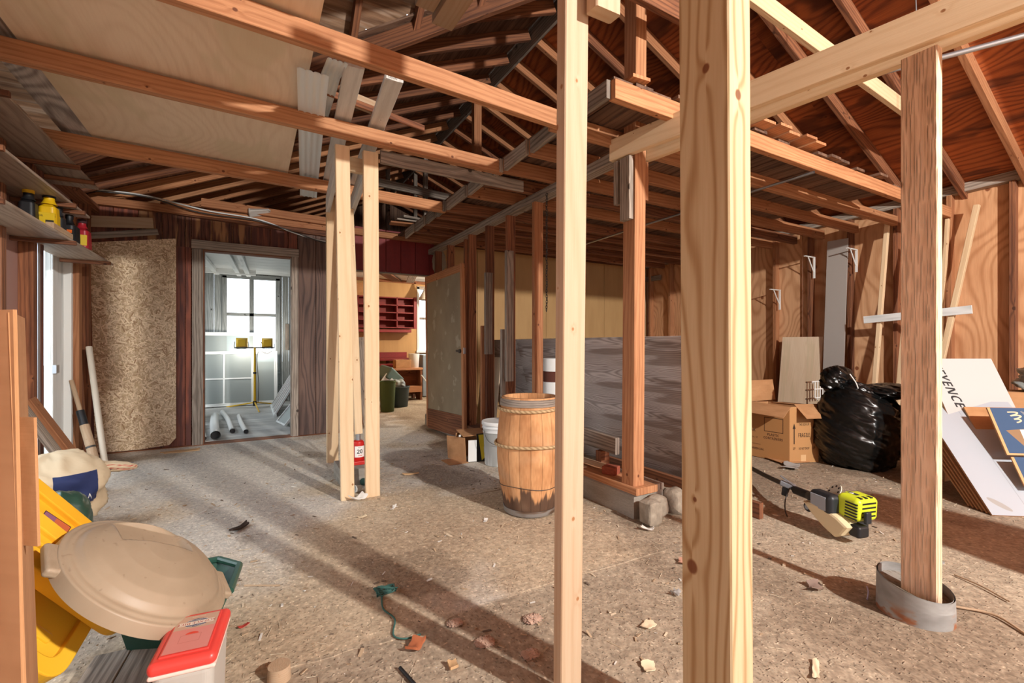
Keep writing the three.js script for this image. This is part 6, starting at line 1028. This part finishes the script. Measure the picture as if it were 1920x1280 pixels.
{
  const pale = flat(0xe4cfae), tan = flat(0xc09a70), wht = flat(0xe6e2da), pnk = flat(0xb98a74), gry = flat(0xa8a4a0), dk = flat(0x3a2a20);
  scrap('wood_flake', 'pale star shaped flake on the dirt between the thin and thick posts', 'flake', 1.349, 1.273, 0.055, 0.04, pale, 0.4); scrap('wood_flake', 'pale triangular flake lowest between the thin and thick posts', 'flake', 1.174, 1.104, 0.045, 0.04, pale, 1.2);
  scrap('wood_flake', 'long pale splinter at the bottom edge right of the thick post', 'flake', 1.654, 0.816, 0.1, 0.018, pale, 0.5); scrap('leaf', 'curled grey-brown leaf on the post shadow right of the thick post', 'leaf', 2.2, 1.09, 0.07, 0.05, flat(0x8a7468), 0.9, 0.003, 0.03);
  scrap('paper_scrap', 'small white paper scrap on the slab left of the barrel', 'paper', 1.27, 2.53, 0.05, 0.02, wht, 1.0); scrap('paper_scrap', 'white crumpled scrap on the dirt before the curb end', 'paper', 2.04, 1.93, 0.07, 0.04, wht, 2.3, 0.004, 0.03); scrap('paper_scrap', 'tiny bluish white scrap at the left edge of the thick post', 'paper', 1.62, 1.37, 0.03, 0.03, gry, 0.3, 0.003, 0.03);
  scrap('fiber_scrap', 'pinkish fibrous scrap on the dirt beside the thick post', 'fiber', 1.89, 1.56, 0.05, 0.03, pnk, 0.7, 0.004, 0.02); scrap('plastic_scrap', 'silvery oval scrap on the dirt right of the rough post', 'plastic', 2.98, 0.93, 0.09, 0.03, gry, 2.2); scrap('tile_shard', 'rust brown shard on the slab edge beside the green twine', 'shard', 0.52, 1.6, 0.06, 0.04, flat(0xa8603c), 0.9, 0.01, 0.02);
  scrap('wood_flake', 'small brown chip at the bottom, right of the black marker', 'flake', 0.6, 1.44, 0.035, 0.025, tan, 1.6, 0.01); scrap('tape_scrap', 'small red scrap on the slab right of the beige lid', 'scrap', -0.02, 2.05, 0.035, 0.012, flat(0xa83a2e), 0.4); scrap('paper_scrap', 'crumpled white paper at the foot of the left shoring post', 'paper', 0.66, 3.3, 0.1, 0.06, wht, 0.4, 0.006, 0.05);
  scrap('paper_scrap', 'white scrap on the slab crack right of the shoring posts', 'paper', 0.83, 3.02, 0.08, 0.02, wht, 1.1, 0.003, 0.02); scrap('wood_flake', 'pale flake beside the slab crack before the shoring posts', 'flake', 0.62, 2.98, 0.05, 0.02, pale, 0.2); scrap('paper_scrap', 'grey paper scrap on the dirt before the open FRAGILE box', 'paper', 4.2, 2.28, 0.22, 0.1, gry, 0.5, 0.004, 0.03);
  scrap('dark_scrap', 'dark brown bark scrap on the slab left of the long shadow', 'bark', -0.05, 3.15, 0.12, 0.03, dk, 0.9, 0.01, 0.02); scrap('wood_flake', 'flat pale offcut before the sill of the back wall', 'flake', -0.62, 5.75, 0.3, 0.1, tan, 0.1, 0.008, 0.0); scrap('wood_flake', 'long brown splinter on the slab right of the shoring posts', 'flake', 1.18, 3.75, 0.12, 0.02, tan, 2.9, 0.01);
  [[0.75, 1.5, 0.035, 'left of the long shadow'], [0.86, 1.36, 0.03, 'inside the long shadow'], [0.98, 1.53, 0.035, 'nearest the thin post'], [0.7, 1.66, 0.028, 'at the edge of the slab']].forEach(([u, v, s, w], i) => tag(add(scene, numbered('insulation_scrap'), blob(s, s * 0.22, s * 0.8, (q) => 0.1 + 1.3 * ridged(q.x + i, q.y + 4, q.z + 4, 5), 60, 40, false), flat(0xc0a08c, { roughness: 1 }), [u, v, 0.008]), `pinkish insulation scrap on the dirt ${w}`, 'insulation', 'pinkish insulation scraps'));
  tag(add(scene, numbered('twig'), tube([[2.55, 0.72, 0.008], [2.6, 0.62, 0.012], [2.52, 0.5, 0.01]], 0.005, 12, 6), pineB), 'thin pale twig on the dirt right of the metal footing', 'twig');
  tag(add(scene, numbered('twig'), tube([[2.9, 0.82, 0.008], [2.86, 0.72, 0.012], [2.8, 0.62, 0.008]], 0.004, 12, 6), pineB), 'long pale twig farther back, right of the rough post', 'twig');
  tag(add(scene, numbered('twig'), tube([[2.42, 0.98, 0.006], [2.36, 0.95, 0.012], [2.3, 0.93, 0.006]], 0.003, 10, 5), flat(0xb8b4d0)), 'thin bluish strip on the dirt left of the metal footing', 'strip');
  tag(add(scene, numbered('twig'), tube([[-0.02, 2.4, 0.006], [0.12, 2.32, 0.006]], 0.004, 6, 5), pineA), 'straight pale stick on the slab beside the green tub', 'stick');
  const tw = thing('twine', 'green twine tangled on the slab with a loose end', 'twine'), tm = flat(0x3f6a62, { roughness: 0.95 });
  const knot = []; for (let i = 0; i < 40; i++) knot.push([0.52 + 0.055 * Math.sin(i * 1.7) * (0.5 + rnd() * 0.5), 2.02 + 0.045 * Math.cos(i * 2.3) * (0.5 + rnd() * 0.5), 0.01 + 0.02 * rnd()]); add(tw, 'tangle', tube(knot, 0.003, 240, 5), tm); add(tw, 'tail', tube([[0.5, 2.0, 0.01], [0.48, 1.9, 0.008], [0.5, 1.8, 0.01], [0.47, 1.7, 0.008], [0.5, 1.66, 0.01], [0.56, 1.66, 0.008]], 0.0035, 60, 5), tm);
  const mk = add(scene, numbered('marker'), new THREE.CylinderGeometry(0.006, 0.006, 0.1, 12), M.black, [0.45, 1.47, 0.01], euler(Math.PI / 2, 0.2, 0)); tag(mk, 'black marker pen at the bottom edge of the slab', 'pen');
  const lg = thing('log_slice', 'round wood slice lying at the bottom edge left of the black marker', 'wood'); add(lg, 'slice', new THREE.CylinderGeometry(0.034, 0.036, 0.05, 24), M.pine[1], [0.085, 1.68, 0.022]);
}

// ---------------------------------------------------------------- unseen table added behind the camera only to shade the dirt at the right
{
  const t = thing('shade_table', 'unseen board table on two sawhorses added to shade the dirt at the right', 'table');
  for (let i = 0; i < 2; i++) beam(t, 'table_board', [3.1 + i * 0.2, -1.3, 1.15], [3.1 + i * 0.2, -0.15, 1.15], 0.04, 0.195, M.fir);
  for (const v of [-1.1, -0.35]) { beam(t, 'sawhorse_rail', [3.0, v, 1.08], [3.4, v, 1.08], 0.09, 0.04, M.pine); for (const u of [3.04, 3.36]) for (const s of [-1, 1]) beam(t, 'leg', [u, v + s * 0.2, 0], [u, v + s * 0.02, 1.06], 0.08, 0.035, M.pine); }
}

// ================================================================ the lamp behind the camera, then hand the scene over
{
  const [u, v, y] = LAMP.at, l = thing('work_lamp', 'clamp work lamp hung from a rafter behind the camera', 'lamp');
  const shade = add(l, 'lamp_shade', lathe([[0.03, 0.16], [0.05, 0.15], [0.09, 0.06], [0.13, 0]], 24), M.steel, [u, v - 0.1, y]);
  shade.quaternion.copy(euler(1.25, 0, 0));
  const bulb = add(l, 'lamp_bulb', new THREE.SphereGeometry(0.05, 20, 14), new THREE.MeshStandardMaterial({ color: 0xffffff, emissive: LAMP.color, emissiveIntensity: 8 }), [u, v - 0.06, y]);
  add(l, 'hanger', tube([[u, v - 0.12, y + 0.05], [u, v - 0.14, y + 0.5], [u, v - 0.14, y + 1.0]], 0.008, 12, 6), M.black);
  const p = new THREE.PointLight(LAMP.color, LAMP.power, 0, 2); p.name = 'lamp_light'; p.position.copy(W([u, v + 0.05, y])); p.castShadow = true; p.shadow.radius = 3.5; p.shadow.mapSize.set(2048, 2048); p.shadow.bias = -0.002;
  scene.add(p);
}
settle();
scene.traverse((o) => { if (o.isMesh) { o.castShadow = true; o.receiveShadow = true; } });
renderer.render(scene, camera);
